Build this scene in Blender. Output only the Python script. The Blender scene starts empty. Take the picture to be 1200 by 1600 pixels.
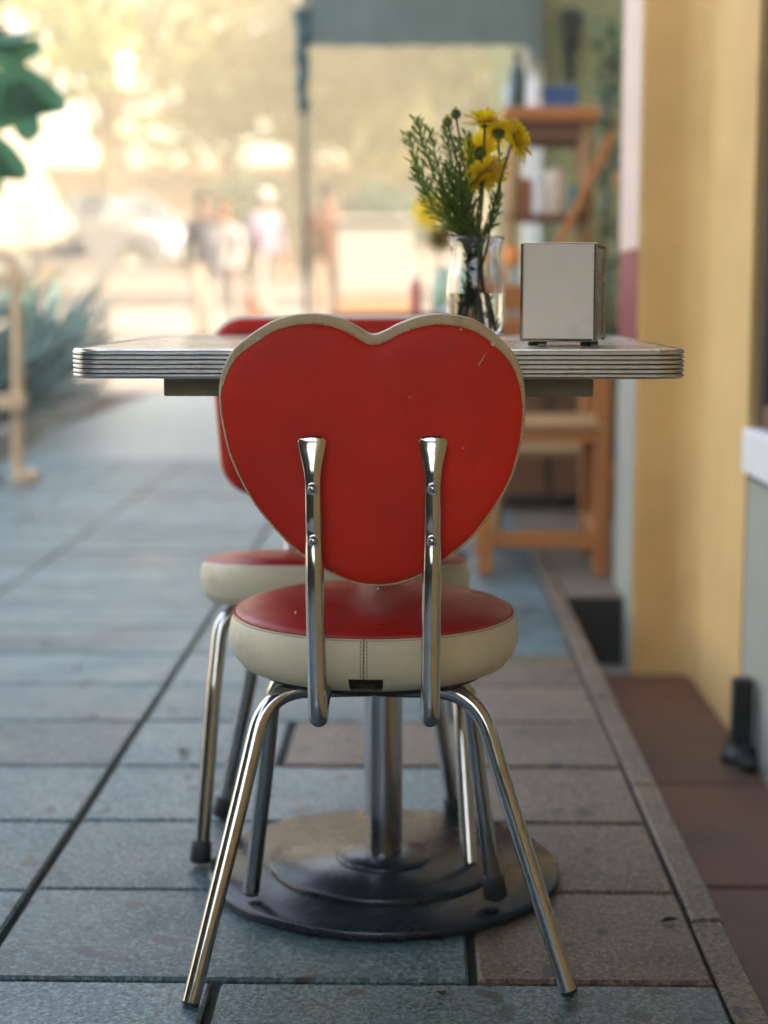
import bpy, bmesh, math, random
from mathutils import Vector, Matrix, Euler
R = math.radians
rnd = random.Random(7)
sc = bpy.context.scene
col = sc.collection

# ------------------------------------------------------------------ camera
cd = bpy.data.cameras.new('camera')
cd.sensor_fit = 'HORIZONTAL'; cd.sensor_width = 24.0; cd.lens = 50.0
cd.clip_start = 0.05; cd.clip_end = 3000
cam = bpy.data.objects.new('camera', cd); col.objects.link(cam)
CAMZ = 0.84
cam.matrix_world = Matrix(((0.99976235, -0.00289531, 0.0216068, 0),
                           (0.02179992, 0.13278135, -0.99090558, 0),
                           (0.0, 0.99114113, 0.13281291, CAMZ), (0, 0, 0, 1)))
cd.dof.use_dof = True; cd.dof.focus_distance = 1.87; cd.dof.aperture_fstop = 2.2
sc.camera = cam

# ------------------------------------------------------------------ sky, sun, exposure
SUN_AZ, SUN_EL = R(118), R(50)          # azimuth from +Y towards +X
w = bpy.data.worlds.new('World'); sc.world = w; w.use_nodes = True
nt = w.node_tree; nt.nodes.clear()
sky = nt.nodes.new('ShaderNodeTexSky'); sky.sky_type = 'NISHITA'; sky.sun_disc = False
sky.sun_elevation = SUN_EL; sky.sun_rotation = SUN_AZ
sky.air_density = 1.0; sky.dust_density = 3.0; sky.ozone_density = 0.5
bg = nt.nodes.new('ShaderNodeBackground'); bg.inputs[1].default_value = 0.13
wo = nt.nodes.new('ShaderNodeOutputWorld')
nt.links.new(sky.outputs[0], bg.inputs[0]); nt.links.new(bg.outputs[0], wo.inputs[0])
sl = bpy.data.lights.new('sun', 'SUN'); sl.energy = 2.7; sl.angle = R(0.5); sl.color = (1.0, 0.82, 0.56)
so = bpy.data.objects.new('sun', sl); col.objects.link(so)
sdir = Vector((math.sin(SUN_AZ)*math.cos(SUN_EL), math.cos(SUN_AZ)*math.cos(SUN_EL), math.sin(SUN_EL)))
so.rotation_euler = sdir.to_track_quat('Z', 'Y').to_euler(); so.location = sdir*60
vs = sc.view_settings
vs.view_transform = 'Standard'; vs.look = 'None'; vs.gamma = 1.0; vs.exposure = 3.5; vs.use_curve_mapping = False
HAZE = 0.015
sc.cycles.use_denoising = True
sc.cycles.max_bounces = 10; sc.cycles.transmission_bounces = 10; sc.cycles.caustics_refractive = False

# ------------------------------------------------------------------ materials
MATS = {}
def mat(name, base, rough=0.5, metal=0.0, var=0.0, vscale=20, bump=0.0, bscale=200, spec=0.5,
        dark=None, dscale=8, dlo=0.55, dhi=0.75, trans=0.0, rand=0.0, coat=0.0, speck=None, wear=0.0, detail=4, spots=None):
    """procedural material: base colour with noise variation, blotches (dark), specks, bump"""
    if name in MATS: return MATS[name]
    m = bpy.data.materials.new(name); m.use_nodes = True
    n = m.node_tree; N = n.nodes; L = n.links
    b = N['Principled BSDF']
    b.inputs['Roughness'].default_value = rough; b.inputs['Metallic'].default_value = metal
    b.inputs['Specular IOR Level'].default_value = spec
    if coat: b.inputs['Coat Weight'].default_value = coat; b.inputs['Coat Roughness'].default_value = 0.12
    tc = N.new('ShaderNodeTexCoord'); co = tc.outputs['Object']
    if rand:
        oi = N.new('ShaderNodeObjectInfo'); mp = N.new('ShaderNodeMapping')
        cx = N.new('ShaderNodeMath'); cx.operation = 'MULTIPLY'; cx.inputs[1].default_value = 37.0
        L.new(oi.outputs['Random'], cx.inputs[0]); L.new(co, mp.inputs[0]); L.new(cx.outputs[0], mp.inputs['Location'])
        co = mp.outputs[0]
    def noise(scale, det=detail, r=0.6):
        t = N.new('ShaderNodeTexNoise'); t.inputs['Scale'].default_value = scale
        t.inputs['Detail'].default_value = det; t.inputs['Roughness'].default_value = r
        L.new(co, t.inputs['Vector']); return t.outputs['Fac']
    def rgb(c): 
        x = N.new('ShaderNodeRGB'); x.outputs[0].default_value = (*c, 1); return x.outputs[0]
    def mix(fac, a, bb):
        x = N.new('ShaderNodeMix'); x.data_type = 'RGBA'
        if isinstance(fac, float): x.inputs[0].default_value = fac
        else: L.new(fac, x.inputs[0])
        L.new(a, x.inputs[6]); L.new(bb, x.inputs[7]); return x.outputs[2]
    def ramp(f, lo, hi):
        x = N.new('ShaderNodeMapRange'); x.inputs[1].default_value = lo; x.inputs[2].default_value = hi
        L.new(f, x.inputs[0]); return x.outputs[0]
    c = rgb(base)
    if var:
        f = ramp(noise(vscale), 0.3, 0.7)
        c = mix(f, rgb([v*(1-var) for v in base]), rgb([min(1, v*(1+var)) for v in base]))
    if speck:
        f = ramp(noise(speck[1], 2, 0.7), speck[2], speck[3]); c = mix(f, c, rgb(speck[0]))
        if len(speck) > 4:
            f = ramp(noise(speck[1]*1.31, 2, 0.7), speck[2], speck[3]); c = mix(f, c, rgb(speck[4]))
    if dark:
        c = mix(ramp(noise(dscale, 5), dlo, dhi), c, rgb(dark))
    if spots:
        c = mix(ramp(noise(spots[1], 1, 0.4), spots[2], spots[3]), c, rgb(spots[0]))
    if rand:
        h = N.new('ShaderNodeHueSaturation')
        x = N.new('ShaderNodeMapRange'); x.inputs[3].default_value = 1-rand; x.inputs[4].default_value = 1+rand
        L.new(oi.outputs['Random'], x.inputs[0]); L.new(x.outputs[0], h.inputs['Value']); L.new(c, h.inputs['Color']); c = h.outputs[0]
    L.new(c, b.inputs['Base Color'])
    if wear:
        f = ramp(noise(dscale*1.7, 5), 0.35, 0.7); x = N.new('ShaderNodeMapRange')
        x.inputs[3].default_value = rough; x.inputs[4].default_value = min(1, rough+wear)
        L.new(f, x.inputs[0]); L.new(x.outputs[0], b.inputs['Roughness'])
    if bump:
        bp = N.new('ShaderNodeBump'); bp.inputs['Strength'].default_value = bump; bp.inputs['Distance'].default_value = 0.002
        L.new(noise(bscale, 3), bp.inputs['Height']); L.new(bp.outputs[0], b.inputs['Normal'])
    if trans:
        t = N.new('ShaderNodeBsdfTranslucent'); L.new(c, t.inputs[0])
        ms = N.new('ShaderNodeMixShader'); ms.inputs[0].default_value = trans
        L.new(b.outputs[0], ms.inputs[1]); L.new(t.outputs[0], ms.inputs[2])
        L.new(ms.outputs[0], N['Material Output'].inputs[0])
    MATS[name] = m; return m

def glass_mat(name, tint, ior=1.45, rough=0.0):
    m = bpy.data.materials.new(name); m.use_nodes = True
    b = m.node_tree.nodes['Principled BSDF']
    b.inputs['Base Color'].default_value = (*tint, 1); b.inputs['Transmission Weight'].default_value = 1
    b.inputs['Roughness'].default_value = rough; b.inputs['IOR'].default_value = ior
    return m

def wood(name, c1, c2, scale=6, rough=0.55, axis='X'):
    if name in MATS: return MATS[name]
    m = bpy.data.materials.new(name); m.use_nodes = True; N = m.node_tree.nodes; L = m.node_tree.links
    b = N['Principled BSDF']; b.inputs['Roughness'].default_value = rough
    tc = N.new('ShaderNodeTexCoord'); mp = N.new('ShaderNodeMapping')
    s = {'X': (0.6, 14, 14), 'Y': (14, 0.6, 14), 'Z': (14, 14, 0.6)}[axis]; mp.inputs['Scale'].default_value = s
    t = N.new('ShaderNodeTexNoise'); t.inputs['Scale'].default_value = scale; t.inputs['Detail'].default_value = 6
    t.inputs['Distortion'].default_value = 0.6
    r = N.new('ShaderNodeValToRGB'); r.color_ramp.elements[0].position = .35; r.color_ramp.elements[1].position = .68
    r.color_ramp.elements[0].color = (*c1, 1); r.color_ramp.elements[1].color = (*c2, 1)
    L.new(tc.outputs['Object'], mp.inputs[0]); L.new(mp.outputs[0], t.inputs['Vector']); L.new(t.outputs['Fac'], r.inputs[0]); L.new(r.outputs[0], b.inputs['Base Color'])
    bp = N.new('ShaderNodeBump'); bp.inputs['Strength'].default_value = .15; bp.inputs['Distance'].default_value = .002
    L.new(t.outputs['Fac'], bp.inputs['Height']); L.new(bp.outputs[0], b.inputs['Normal'])
    MATS[name] = m; return m

def emis(name, c, s):
    m = bpy.data.materials.new(name); m.use_nodes = True; b = m.node_tree.nodes['Principled BSDF']
    b.inputs['Base Color'].default_value = (*c, 1); b.inputs['Emission Color'].default_value = (*c, 1); b.inputs['Emission Strength'].default_value = s
    return m

chrome = mat('chrome', (.48, .48, .47), .06, 1.0, var=.06, vscale=60, dark=(.30, .28, .25), dscale=26, dlo=.6, dhi=.8, wear=.12)
steel = mat('brushed_steel', (.5, .5, .5), .14, 1.0, var=.12, vscale=40, wear=.2)
alu = mat('aluminium_trim', (.72, .72, .70), .30, 1.0, var=.1, vscale=90, wear=.2)
groove = mat('groove_dirt', (.035, .035, .035), .8)
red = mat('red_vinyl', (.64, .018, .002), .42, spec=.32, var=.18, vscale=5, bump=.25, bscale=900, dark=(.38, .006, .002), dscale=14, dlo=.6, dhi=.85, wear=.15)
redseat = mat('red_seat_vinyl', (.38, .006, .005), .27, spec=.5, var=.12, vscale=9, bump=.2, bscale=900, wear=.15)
cream = mat('cream_vinyl', (.66, .60, .41), .45, var=.08, vscale=12, bump=.25, bscale=800, dark=(.40, .36, .24), dscale=9, dlo=.58, dhi=.8)
creamback = mat('cream_back_vinyl', (.60, .47, .28), .45, var=.12, vscale=30, bump=.25, bscale=800, dark=(.36, .28, .16), dscale=25, dlo=.55, dhi=.8)
rubber = mat('black_rubber', (.012, .012, .013), .6, var=.2, vscale=60)
darkpan = mat('dark_underside', (.02, .018, .016), .8)
thread = mat('dark_thread', (.22, .20, .13), .8)
chip = mat('bare_backing', (.66, .60, .46), .8)
ironbase = mat('dark_painted_iron', (.006, .012, .018), .24, 0, spec=.45, var=.3, vscale=14, dark=(.02, .026, .03), dscale=7, dlo=.6, dhi=.95, wear=.08, bump=.1, bscale=150)
paver_m = mat('granite_paver', (.056, .104, .110), .32, var=.30, vscale=5, bump=.7, bscale=170, rand=.26,
              speck=((.016, .030, .036), 105, .50, .62, (.15, .22, .23)), spots=((.030, .038, .04), 17, .685, .71), dark=(.030, .044, .048), dscale=3.2, dlo=.56, dhi=.80, wear=.2)
bounce_paver_m = mat('bounce_tint_paver', (.118, .082, .046), .42, var=.30, vscale=5, bump=.7, bscale=170, rand=.15,
              speck=((.034, .024, .015), 105, .50, .62, (.22, .17, .11)), spots=((.04, .033, .028), 17, .685, .71), dark=(.055, .042, .03), dscale=3.2, dlo=.56, dhi=.80, wear=.2)  # same granite browned: warm bounce light put into the colour
bed_m = mat('joint_dirt', (.030, .028, .026), .9, var=.4, vscale=60)
farpav_m = mat('far_pavement', (.19, .235, .235), .30, var=.15, vscale=3, speck=((.08, .085, .09), 60, .55, .65), wear=.15)  # paler than the pavers: distant glare put into the colour
terra = mat('worn_red_floor', (.105, .036, .011), .55, var=.25, vscale=7, bump=.5, bscale=120, rand=.12, speck=((.03, .014, .008), 90, .52, .64), dark=(.03, .014, .009), dscale=3.5, dlo=.45, dhi=.75)
slab_m = mat('brown_entrance_slab', (.13, .10, .075), .6, var=.2, vscale=8, bump=.4, bscale=150)
yellow = mat('ochre_plaster', (.67, .44, .16), .8, var=.08, vscale=4, bump=.6, bscale=70, dark=(.50, .31, .10), dscale=1.6, dlo=.5, dhi=.8, detail=8)
greypaint = mat('grey_paint', (.34, .35, .29), .65, var=.06, vscale=6, bump=.2, bscale=100)
pinkpaint = mat('pale_pink_paint', (.70, .54, .44), .6, var=.06, vscale=6)
maroon = mat('maroon_paint', (.22, .035, .05), .5, var=.15, vscale=10)
white = mat('white_paint', (.78, .77, .74), .5, var=.05, vscale=8)
darkwood = wood('dark_brown_wood', (.018, .010, .006), (.04, .022, .012))
brownwood = wood('brown_wood', (.12, .045, .015), (.20, .08, .028))
orangewood = wood('orange_wood', (.38, .125, .022), (.52, .20, .045), axis='Z')
orangewood_x = wood('orange_wood_rail', (.38, .125, .022), (.52, .20, .045), axis='X')
tanwood = wood('tan_wood', (.30, .17, .06), (.46, .28, .11), axis='Z')
palewood = wood('pale_wood', (.42, .30, .17), (.58, .43, .26), axis='Z')
greenwood = wood('grey_green_ply', (.17, .155, .10), (.25, .225, .15), axis='X')
laminate = mat('cream_laminate', (.66, .62, .54), .10, var=.05, vscale=5, wear=.15)
olive = mat('olive_plaster', (.30, .29, .13), .8, var=.12, vscale=5)
black = mat('black_metal', (.015, .015, .015), .45, .3)

# ------------------------------------------------------------------ helpers
def new_obj(name, me, m=None, parent=None, loc=None):
    o = bpy.data.objects.new(name, me); col.objects.link(o)
    if m is not None and me is not None and not me.materials:
        for x in (m if isinstance(m, (list, tuple)) else [m]): me.materials.append(x)
    if parent: o.parent = parent
    if loc is not None: o.location = loc
    return o
def bm_obj(name, bm, m, parent=None, loc=None, smooth=False, sharp=None):
    me = bpy.data.meshes.new(name); bmesh.ops.recalc_face_normals(bm, faces=bm.faces[:]); bm.to_mesh(me); bm.free()
    if smooth:
        me.polygons.foreach_set('use_smooth', [True]*len(me.polygons))
        if sharp: me.set_sharp_from_angle(angle=R(sharp))
    return new_obj(name, me, m, parent, loc)
def tag(o, label, cat=None, group=None, kind=None):
    if label: o['label'] = label
    if cat: o['category'] = cat
    if group: o['group'] = group
    if kind: o['kind'] = kind
    return o
def thing(name, label, cat, loc=(0, 0, 0), rz=0, group=None):
    o = bpy.data.objects.new(name, None); col.objects.link(o); o.empty_display_size = .05
    o.location = loc; o.rotation_euler = (0, 0, rz); return tag(o, label, cat, group)
def struct(o, label=None): o['kind'] = 'structure'; return o
def box(bm, lo, hi, bev=0, mtx=None, mi=0):
    lo, hi = Vector(lo), Vector(hi)
    r = bmesh.ops.create_cube(bm, size=1); vs_ = r['verts']
    for v in vs_: v.co = Vector([(lo[i]+hi[i])/2 + v.co[i]*(hi[i]-lo[i]) for i in range(3)])
    fs = list({f for v in vs_ for f in v.link_faces})
    if bev:
        es = list({e for v in vs_ for e in v.link_edges})
        rr = bmesh.ops.bevel(bm, geom=es, offset=bev, segments=2, affect='EDGES', profile=.5)
        vs_ = list({v for f in rr['faces'] for v in f.verts} | {v for v in vs_ if v.is_valid}); fs = list({f for v in vs_ for f in v.link_faces})
    if mi:
        for f in fs: f.material_index = mi
    if mtx is not None:
        for v in vs_: v.co = mtx @ v.co
    return bm
def box_obj(name, lo, hi, m, parent=None, bev=0, mtx=None, loc=None):
    bm = bmesh.new(); box(bm, lo, hi, bev, mtx); return bm_obj(name, bm, m, parent, loc)
def bar(bm, a, b, wx, wy, bev=.003, up=(0, 0, 1)):
    """rectangular bar from a to b"""
    a, b = Vector(a), Vector(b); d = b-a; q = d.to_track_quat('Z', 'Y').to_matrix().to_4x4(); q.translation = a
    return box(bm, (-wx/2, -wy/2, 0), (wx/2, wy/2, d.length), bev, q)
def frames(pts, hint=Vector((0, 0, 1))):
    T = []
    for i, p in enumerate(pts):
        t = (pts[min(i+1, len(pts)-1)]-pts[max(i-1, 0)]).normalized(); T.append(t)
    h = hint if abs(T[0].dot(hint)) < .95 else Vector((1, 0, 0))
    n = (h-T[0]*h.dot(T[0])).normalized(); out = []
    for t in T:
        n = (n-t*n.dot(t)).normalized(); out.append((t, n, t.cross(n)))
    return out
def tube(bm, pts, r, seg=14, cap=True, hint=Vector((0, 0, 1))):
    """round tube along pts; r is a radius, list of radii, or list of (ru, rv)"""
    pts = [Vector(p) for p in pts]; fr = frames(pts, hint); rings = []
    for i, (p, (t, n, b)) in enumerate(zip(pts, fr)):
        q = r[i] if isinstance(r, (list, tuple)) else r
        ru, rv = q if isinstance(q, (list, tuple)) else (q, q)
        rings.append([bm.verts.new(p+n*ru*math.cos(2*math.pi*k/seg)+b*rv*math.sin(2*math.pi*k/seg)) for k in range(seg)])
    for a, c in zip(rings, rings[1:]):
        for k in range(seg): bm.faces.new((a[k], a[(k+1) % seg], c[(k+1) % seg], c[k]))
    if cap: bm.faces.new(rings[0][::-1]); bm.faces.new(rings[-1])
    return bm
def smooth_path(P, n=8, closed=False):
    P = [Vector(p) for p in P]; out = []; N = len(P)
    rng = range(N if closed else N-1)
    for i in rng:
        if closed: p0, p1, p2, p3 = P[i-1], P[i], P[(i+1) % N], P[(i+2) % N]
        else: p0, p1, p2, p3 = P[max(i-1, 0)], P[i], P[i+1], P[min(i+2, N-1)]
        for k in range(n):
            t = k/n
            out.append(.5*((2*p1)+(p2-p0)*t+(2*p0-5*p1+4*p2-p3)*t*t+(3*p1-p0-3*p2+p3)*t**3))
    if not closed: out.append(P[-1])
    return out
def fillet(P, rad, n=7):
    """polyline with rounded corners"""
    P = [Vector(p) for p in P]; out = [P[0]]
    for i in range(1, len(P)-1):
        a, b, c = P[i-1], P[i], P[i+1]; u = (a-b).normalized(); v = (c-b).normalized()
        r = rad[i-1] if isinstance(rad, (list, tuple)) else rad
        d = min(r, (a-b).length*.48, (c-b).length*.48); p, q = b+u*d, b+v*d
        for k in range(n+1):
            t = k/n; out.append(p*(1-t)**2+b*2*t*(1-t)+q*t*t)
    out.append(P[-1]); return out
def lathe(bm, prof, seg=48, mi=None, c=(0, 0, 0), capb=False, capt=False):
    rings = []
    for (r, z) in prof:
        if r < 1e-6: rings.append([bm.verts.new((c[0], c[1], c[2]+z))])
        else: rings.append([bm.verts.new((c[0]+r*math.cos(2*math.pi*k/seg), c[1]+r*math.sin(2*math.pi*k/seg), c[2]+z)) for k in range(seg)])
    for i, (a, b) in enumerate(zip(rings, rings[1:])):
        for k in range(seg):
            k2 = (k+1) % seg
            if len(a) == 1 and len(b) == 1: continue
            if len(a) == 1: f = bm.faces.new((a[0], b[k2], b[k]))
            elif len(b) == 1: f = bm.faces.new((a[k], a[k2], b[0]))
            else: f = bm.faces.new((a[k], a[k2], b[k2], b[k]))
            if mi is not None: f.material_index = mi[i]
    if capb and len(rings[0]) > 1: bm.faces.new(rings[0][::-1])
    if capt and len(rings[-1]) > 1: bm.faces.new(rings[-1])
    return bm
def lathe_obj(name, prof, m, parent=None, loc=None, seg=48, sharp=35, **k):
    bm = bmesh.new(); lathe(bm, prof, seg, **k); return bm_obj(name, bm, m, parent, loc, True, sharp)
def tube_obj(name, pts, r, m, parent=None, seg=14, **k):
    bm = bmesh.new(); tube(bm, pts, r, seg, **k); return bm_obj(name, bm, m, parent, None, True, 50)
def ghost(o, parent=None):
    """copy of an object with its children"""
    c = o.copy(); col.objects.link(c); c.parent = parent
    for ch in list(o.children): ghost(ch, c)
    return c

# ================================================================== SETTING
# ground: one sheet to the horizon, level near us, climbing gently beyond the pavement
def gz(y): return -.20 if y < 14.0 else (max(-.20, 0.0+min(1.2, (y-14.0)*1.2/14)))
bm = bmesh.new()
ys = [-120, -30, 0, 13.98, 14.0, 18, 22, 28, 40, 90, 200, 400]; xs = [-300, -60, -20, -8, 0, 8, 20, 60, 300]
zz = [-.2, -.2, -.2, -.2, -.004, .343, .686, 1.2, 1.35, 1.6, 2.0, 3.0]
g = [[bm.verts.new((x, y, z)) for x in xs] for y, z in zip(ys, zz)]
for j in range(len(ys)-1):
    for i in range(len(xs)-1): bm.faces.new((g[j][i], g[j][i+1], g[j+1][i+1], g[j+1][i]))
ground_m = mat('pale_plaza_stone', (.16, .135, .11), .75, var=.15, vscale=.6, dark=(.10, .08, .065), dscale=.25)
struct(bm_obj('ground', bm, ground_m))

bm = bmesh.new(); g = [[bm.verts.new((x, y, z+.006)) for x in (-60, 60)] for y, z in ((22, .686), (28, 1.2), (34, 1.275))]
for a, b in zip(g, g[1:]): bm.faces.new((a[0], a[1], b[1], b[0]))
struct(bm_obj('road', bm, mat('asphalt', (.05, .04, .032), .8, var=.2, vscale=2)))
# pavement: bed with single pavers on it, plain sheet where pavers can no longer be told apart
XK0, XK1 = .374, .420          # narrow edging stones
XM = -.553                     # long joint on the left
PY0, STEP, K0, K1 = 1.888, .3072, -3, 20
YA, YB = PY0+STEP*K0, PY0+STEP*(K1+1)
bm = bmesh.new()
box(bm, (-2.35, YA, -.2), (XK1-.004, YB, -.014))
pav = struct(bm_obj('pavement', bm, bed_m))
bm = bmesh.new(); box(bm, (-2.35, YB, -.2), (XK1, 14.02, -.001)); box(bm, (-2.35, -9, -.2), (XK1, YA, -.001))
struct(bm_obj('pavement_sheet', bm, farpav_m))
PM = {}
def paver(x0, x1, y0, y1, m=paver_m, name='paver', gap=.009, gapy=.014, parent=pav, z=0.0, th=.03):
    key = (round(x1-x0, 2), round(y1-y0, 2), m.name)
    if key not in PM:
        hx, hy = (key[0]-gap)/2, (key[1]-gapy)/2; bm = bmesh.new(); e = .004
        lo = [bm.verts.new((sx*hx, sy*hy, -th)) for sx, sy in ((-1, -1), (1, -1), (1, 1), (-1, 1))]
        mi = [bm.verts.new((sx*hx, sy*hy, -e)) for sx, sy in ((-1, -1), (1, -1), (1, 1), (-1, 1))]
        up = [bm.verts.new((sx*(hx-e), sy*(hy-e), 0)) for sx, sy in ((-1, -1), (1, -1), (1, 1), (-1, 1))]
        for a, b in ((lo, mi), (mi, up)):
            for k in range(4): bm.faces.new((a[k], a[(k+1) % 4], b[(k+1) % 4], b[k]))
        bm.faces.new(up)
        me = bpy.data.meshes.new(name); bm.to_mesh(me); bm.free(); me.materials.append(m); PM[key] = me
    o = new_obj(name, PM[key], None, parent, ((x0+x1)/2+rnd.uniform(-.001, .001), (y0+y1)/2+rnd.uniform(-.001, .001), z+rnd.uniform(-.002, .0)))
    o.rotation_euler = (rnd.uniform(-.003, .003), rnd.uniform(-.002, .002), rnd.uniform(-.003, .003))
    return o
for k in range(K0, K1+1):
    y0, y1 = PY0+STEP*k, PY0+STEP*(k+1)
    j = .070 if k % 2 == 0 else -.250
    paver(XM, j, y0, y1); paver(j, XK0, y0, y1, bounce_paver_m if -1 < k < 6 else paver_m)
    yo = -.006
    paver(-1.205, XM+.002, y0+yo, y1+yo)
    if y1 > 4.2:
        j2 = -1.52 if k % 2 else -1.81
        paver(j2, -1.2015, y0, y1); paver(-2.13, j2, y0, y1); 
        paver(-2.345, -2.13, y0, y1)
    else:
        paver(-1.83, -1.2015, y0, y1); paver(-2.345, -1.83, y0, y1)
y = YA-.1
while y < YB:
    if y > YA-.2: paver(XK0-.003, XK1, y, y+.615, bounce_paver_m, name='edging_stone', gap=.006, gapy=.008)  # edging shares the painted bounce tint
    y += .615

# sunken shop floor on the right with its slabs, step wall at its far end
bm = bmesh.new(); box(bm, (XK1-.002, -9, -.215), (.80, 4.5, -.206)); sf = struct(bm_obj('sunken_floor', bm, bed_m))
y = -.30
while y < 4.4:
    y1 = min(y+.605, 4.345); paver(XK1+.002, .750, y, y1, terra, 'floor_slab', .006, .010, sf, -.190, .016); y += .605
bm = bmesh.new(); box(bm, (XK1+.001, 4.5, -.2), (1.0, 7.2, -.003)); struct(bm_obj('entrance_slab', bm, slab_m))
es_ = bpy.data.objects['entrance_slab']; box_obj('riser', (XK1+.002, 4.490, -.2), (.5835, 4.4995, -.010), mat('dark_riser', (.018, .011, .007), .85), es_)

# ------------------------------------------------------------------ the ochre shop on the right
XF = .752
shop = thing('shop_building', 'ochre plastered shop front with grey base rising beside the sunken floor', 'building', (XF, 3.9, -.2))
def shop_part(name, lo, hi, m, bev=0, parent=None):
    o = box_obj(name, Vector(lo)-Vector((XF, 3.9, -.2)), Vector(hi)-Vector((XF, 3.9, -.2)), m, shop, bev)
    if parent: o.parent = parent; 
    return o
bm = bmesh.new(); pl_ = fillet([(.588, 4.74, 0), (.588, 4.345, 0), (XF, 4.345, 0), (XF, 3.672, 0)], [.010, .10], 10); pl_ = [Vector((p.x-XF, p.y-3.9, 0)) for p in pl_]+[Vector((.30, 3.672-3.9, 0)), Vector((.30, .84, 0))]
lo_ = [bm.verts.new(p) for p in pl_]; hi_ = [bm.verts.new(p+Vector((0, 0, 6.2))) for p in pl_]
for k in range(len(pl_)): bm.faces.new((lo_[k], lo_[(k+1) % len(pl_)], hi_[(k+1) % len(pl_)], hi_[k]))
bm_obj('wall', bm, yellow, shop, None, True, 40)
shop_part('wall', (XF, -9, -.2), (1.05, 1.9, 6.0), yellow)
shop_part('lintel_wall', (XF+.001, 1.9, 2.35), (1.05, 3.671, 6.0), yellow)
shop_part('base_panel', (XF+.004, 1.9, -.2), (1.04, 3.671, .43), greypaint)
sill = shop_part('window_sill', (XF-.012, 1.9, .445), (1.04, 3.670, .545), white, .004)
shop_part('side_panel', (.584, 4.352, -.2), (.5875, 4.738, .70), greypaint)
shop_part('side_panel', (.584, 4.352, .703), (.5875, 4.738, .97), maroon)
shop_part('side_panel', (.584, 4.352, .973), (.5875, 4.738, 3.0), pinkpaint)
wf = shop_part('window_frame', (XF+.02, 3.60, .545), (XF+.10, 3.671, 2.35), darkwood, .004)
shop_part('window_frame', (XF+.02, 2.70, .545), (XF+.10, 2.76, 2.35), darkwood, .004)
shop_part('window_frame', (XF+.02, 1.905, .545), (XF+.10, 1.98, 2.35), darkwood, .004)
shop_part('window_rail', (XF+.02, 1.98, .548), (XF+.10, 3.60, .60), brownwood, .004)
shop_part('window_rail', (XF+.02, 1.98, 2.28), (XF+.10, 3.60, 2.348), darkwood, .004)
pane_m = mat('dark_window_pane', (.02, .022, .024), .05, spec=.6)
shop_part('window_pane', (XF+.05, 1.98, .60), (XF+.06, 2.70, 2.28), pane_m); shop_part('window_pane', (XF+.05, 2.76, .60), (XF+.06, 3.60, 2.28), pane_m)
shop_part('canopy', (-1.7, -1.0, 2.40), (XF-.002, 2.7, 2.46), mat('sky_blocker_canvas', (.07, .05, .03), .9, var=.1, vscale=4))  # unseen canopy, added and sized to cut sky light over the chairs
shop_part('upper_storey', (XF+.02, -16, 6.0), (9, 4.75, 13.0), yellow)
shop_part('rear_wall', (1.06, -8.99, -.2), (9, 7.3, 6.0), olive)


iw = thing('unseen_dark_wall', 'unseen ivy covered wall added across the lane to darken reflections in the chrome', 'wall', (-4.6, -6, -.2))  # out of view, added as a dark occluder on the left
unseen_ivy_m = mat('unseen_occluder_ivy', (.022, .035, .018), .6, var=.5, vscale=3, bump=1, bscale=20)
box_obj('wall', (-.5, -12, 0), (0, 7.6, 4.6), unseen_ivy_m, iw)  # body of the unseen dark occluder
bm = bmesh.new(); r3 = random.Random(3)
for i in range(2600):
    a_ = Vector((r3.uniform(0, .12), r3.uniform(-12, 7.6), r3.uniform(.1, 4.6))); u_ = Vector((r3.uniform(.1, .6), r3.uniform(-1, 1), r3.uniform(-1, .2))).normalized()*r3.uniform(.12, .24); v_ = u_.orthogonal()*.5
    bm.faces.new([bm.verts.new(q) for q in (a_, a_+u_*.5+v_*.5, a_+u_, a_+u_*.5-v_*.5)])
o = bm_obj('foliage', bm, unseen_ivy_m, iw)  # leaves of the unseen dark occluder
box_obj('reflection_blocker', (.002, -.5, 0), (5.2, 0, 2.3), unseen_ivy_m, iw)  # unseen block behind the camera, added to darken the tubes' reflections

# floor stand in black iron beside the base panel
st = thing('iron_floor_stand', 'black iron foot of a stand on the sunken floor by the grey base', 'stand', (.724, 3.50, -.19))
lathe_obj('base', [(0, 0), (.045, 0), (.045, .012), (.04, .02), (.022, .04), (.0, .04)], black, st, seg=28)
box_obj('post', (-.022, -.022, .036), (.022, .022, .19), black, st, .004); box_obj('foot_bar', (-.018, -.10, .0), (.018, .10, .028), black, st, .008)

# neighbouring olive house beyond the pillar
oh = thing('olive_house', 'olive green house wall with white corner behind the wooden stand', 'building', (.9, 7.3, -.2))
def oh_part(name, lo, hi, m, bev=0): return box_obj(name, Vector(lo)-Vector((.9, 7.3, -.2)), Vector(hi)-Vector((.9, 7.3, -.2)), m, oh, bev)
oh_part('wall', (.545, 7.3, -.2), (9, 12.4, 5.2), olive)
oh_part('corner_board', (.470, 7.24, -.2), (.543, 7.36, 5.2), white, .006)
oh_part('dark_base', (.56, 7.27, -.2), (1.05, 7.297, .55), darkwood)
wl = thing('wall_lantern', 'small black tapered lantern on the olive wall', 'lantern', (.66, 7.30, 1.92))
lathe_obj('lamp_glass', [(0, .0), (.03, .0), (.052, .13), (0, .13)], mat('smoked_glass', (.03, .03, .028), .15), wl, (0, -.09, 0), seg=6)
lathe_obj('roof', [(.066, .13), (.05, .15), (.012, .175), (0, .175)], black, wl, (0, -.09, 0), seg=6)
bm = bmesh.new(); box(bm, (-.018, -.012, -.13), (.018, 0, .10), .003); tube(bm, fillet([(0, -.006, -.1), (0, -.09, -.10), (0, -.09, .0)], .03), .012, 8); bm_obj('bracket', bm, black, wl)

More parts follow.
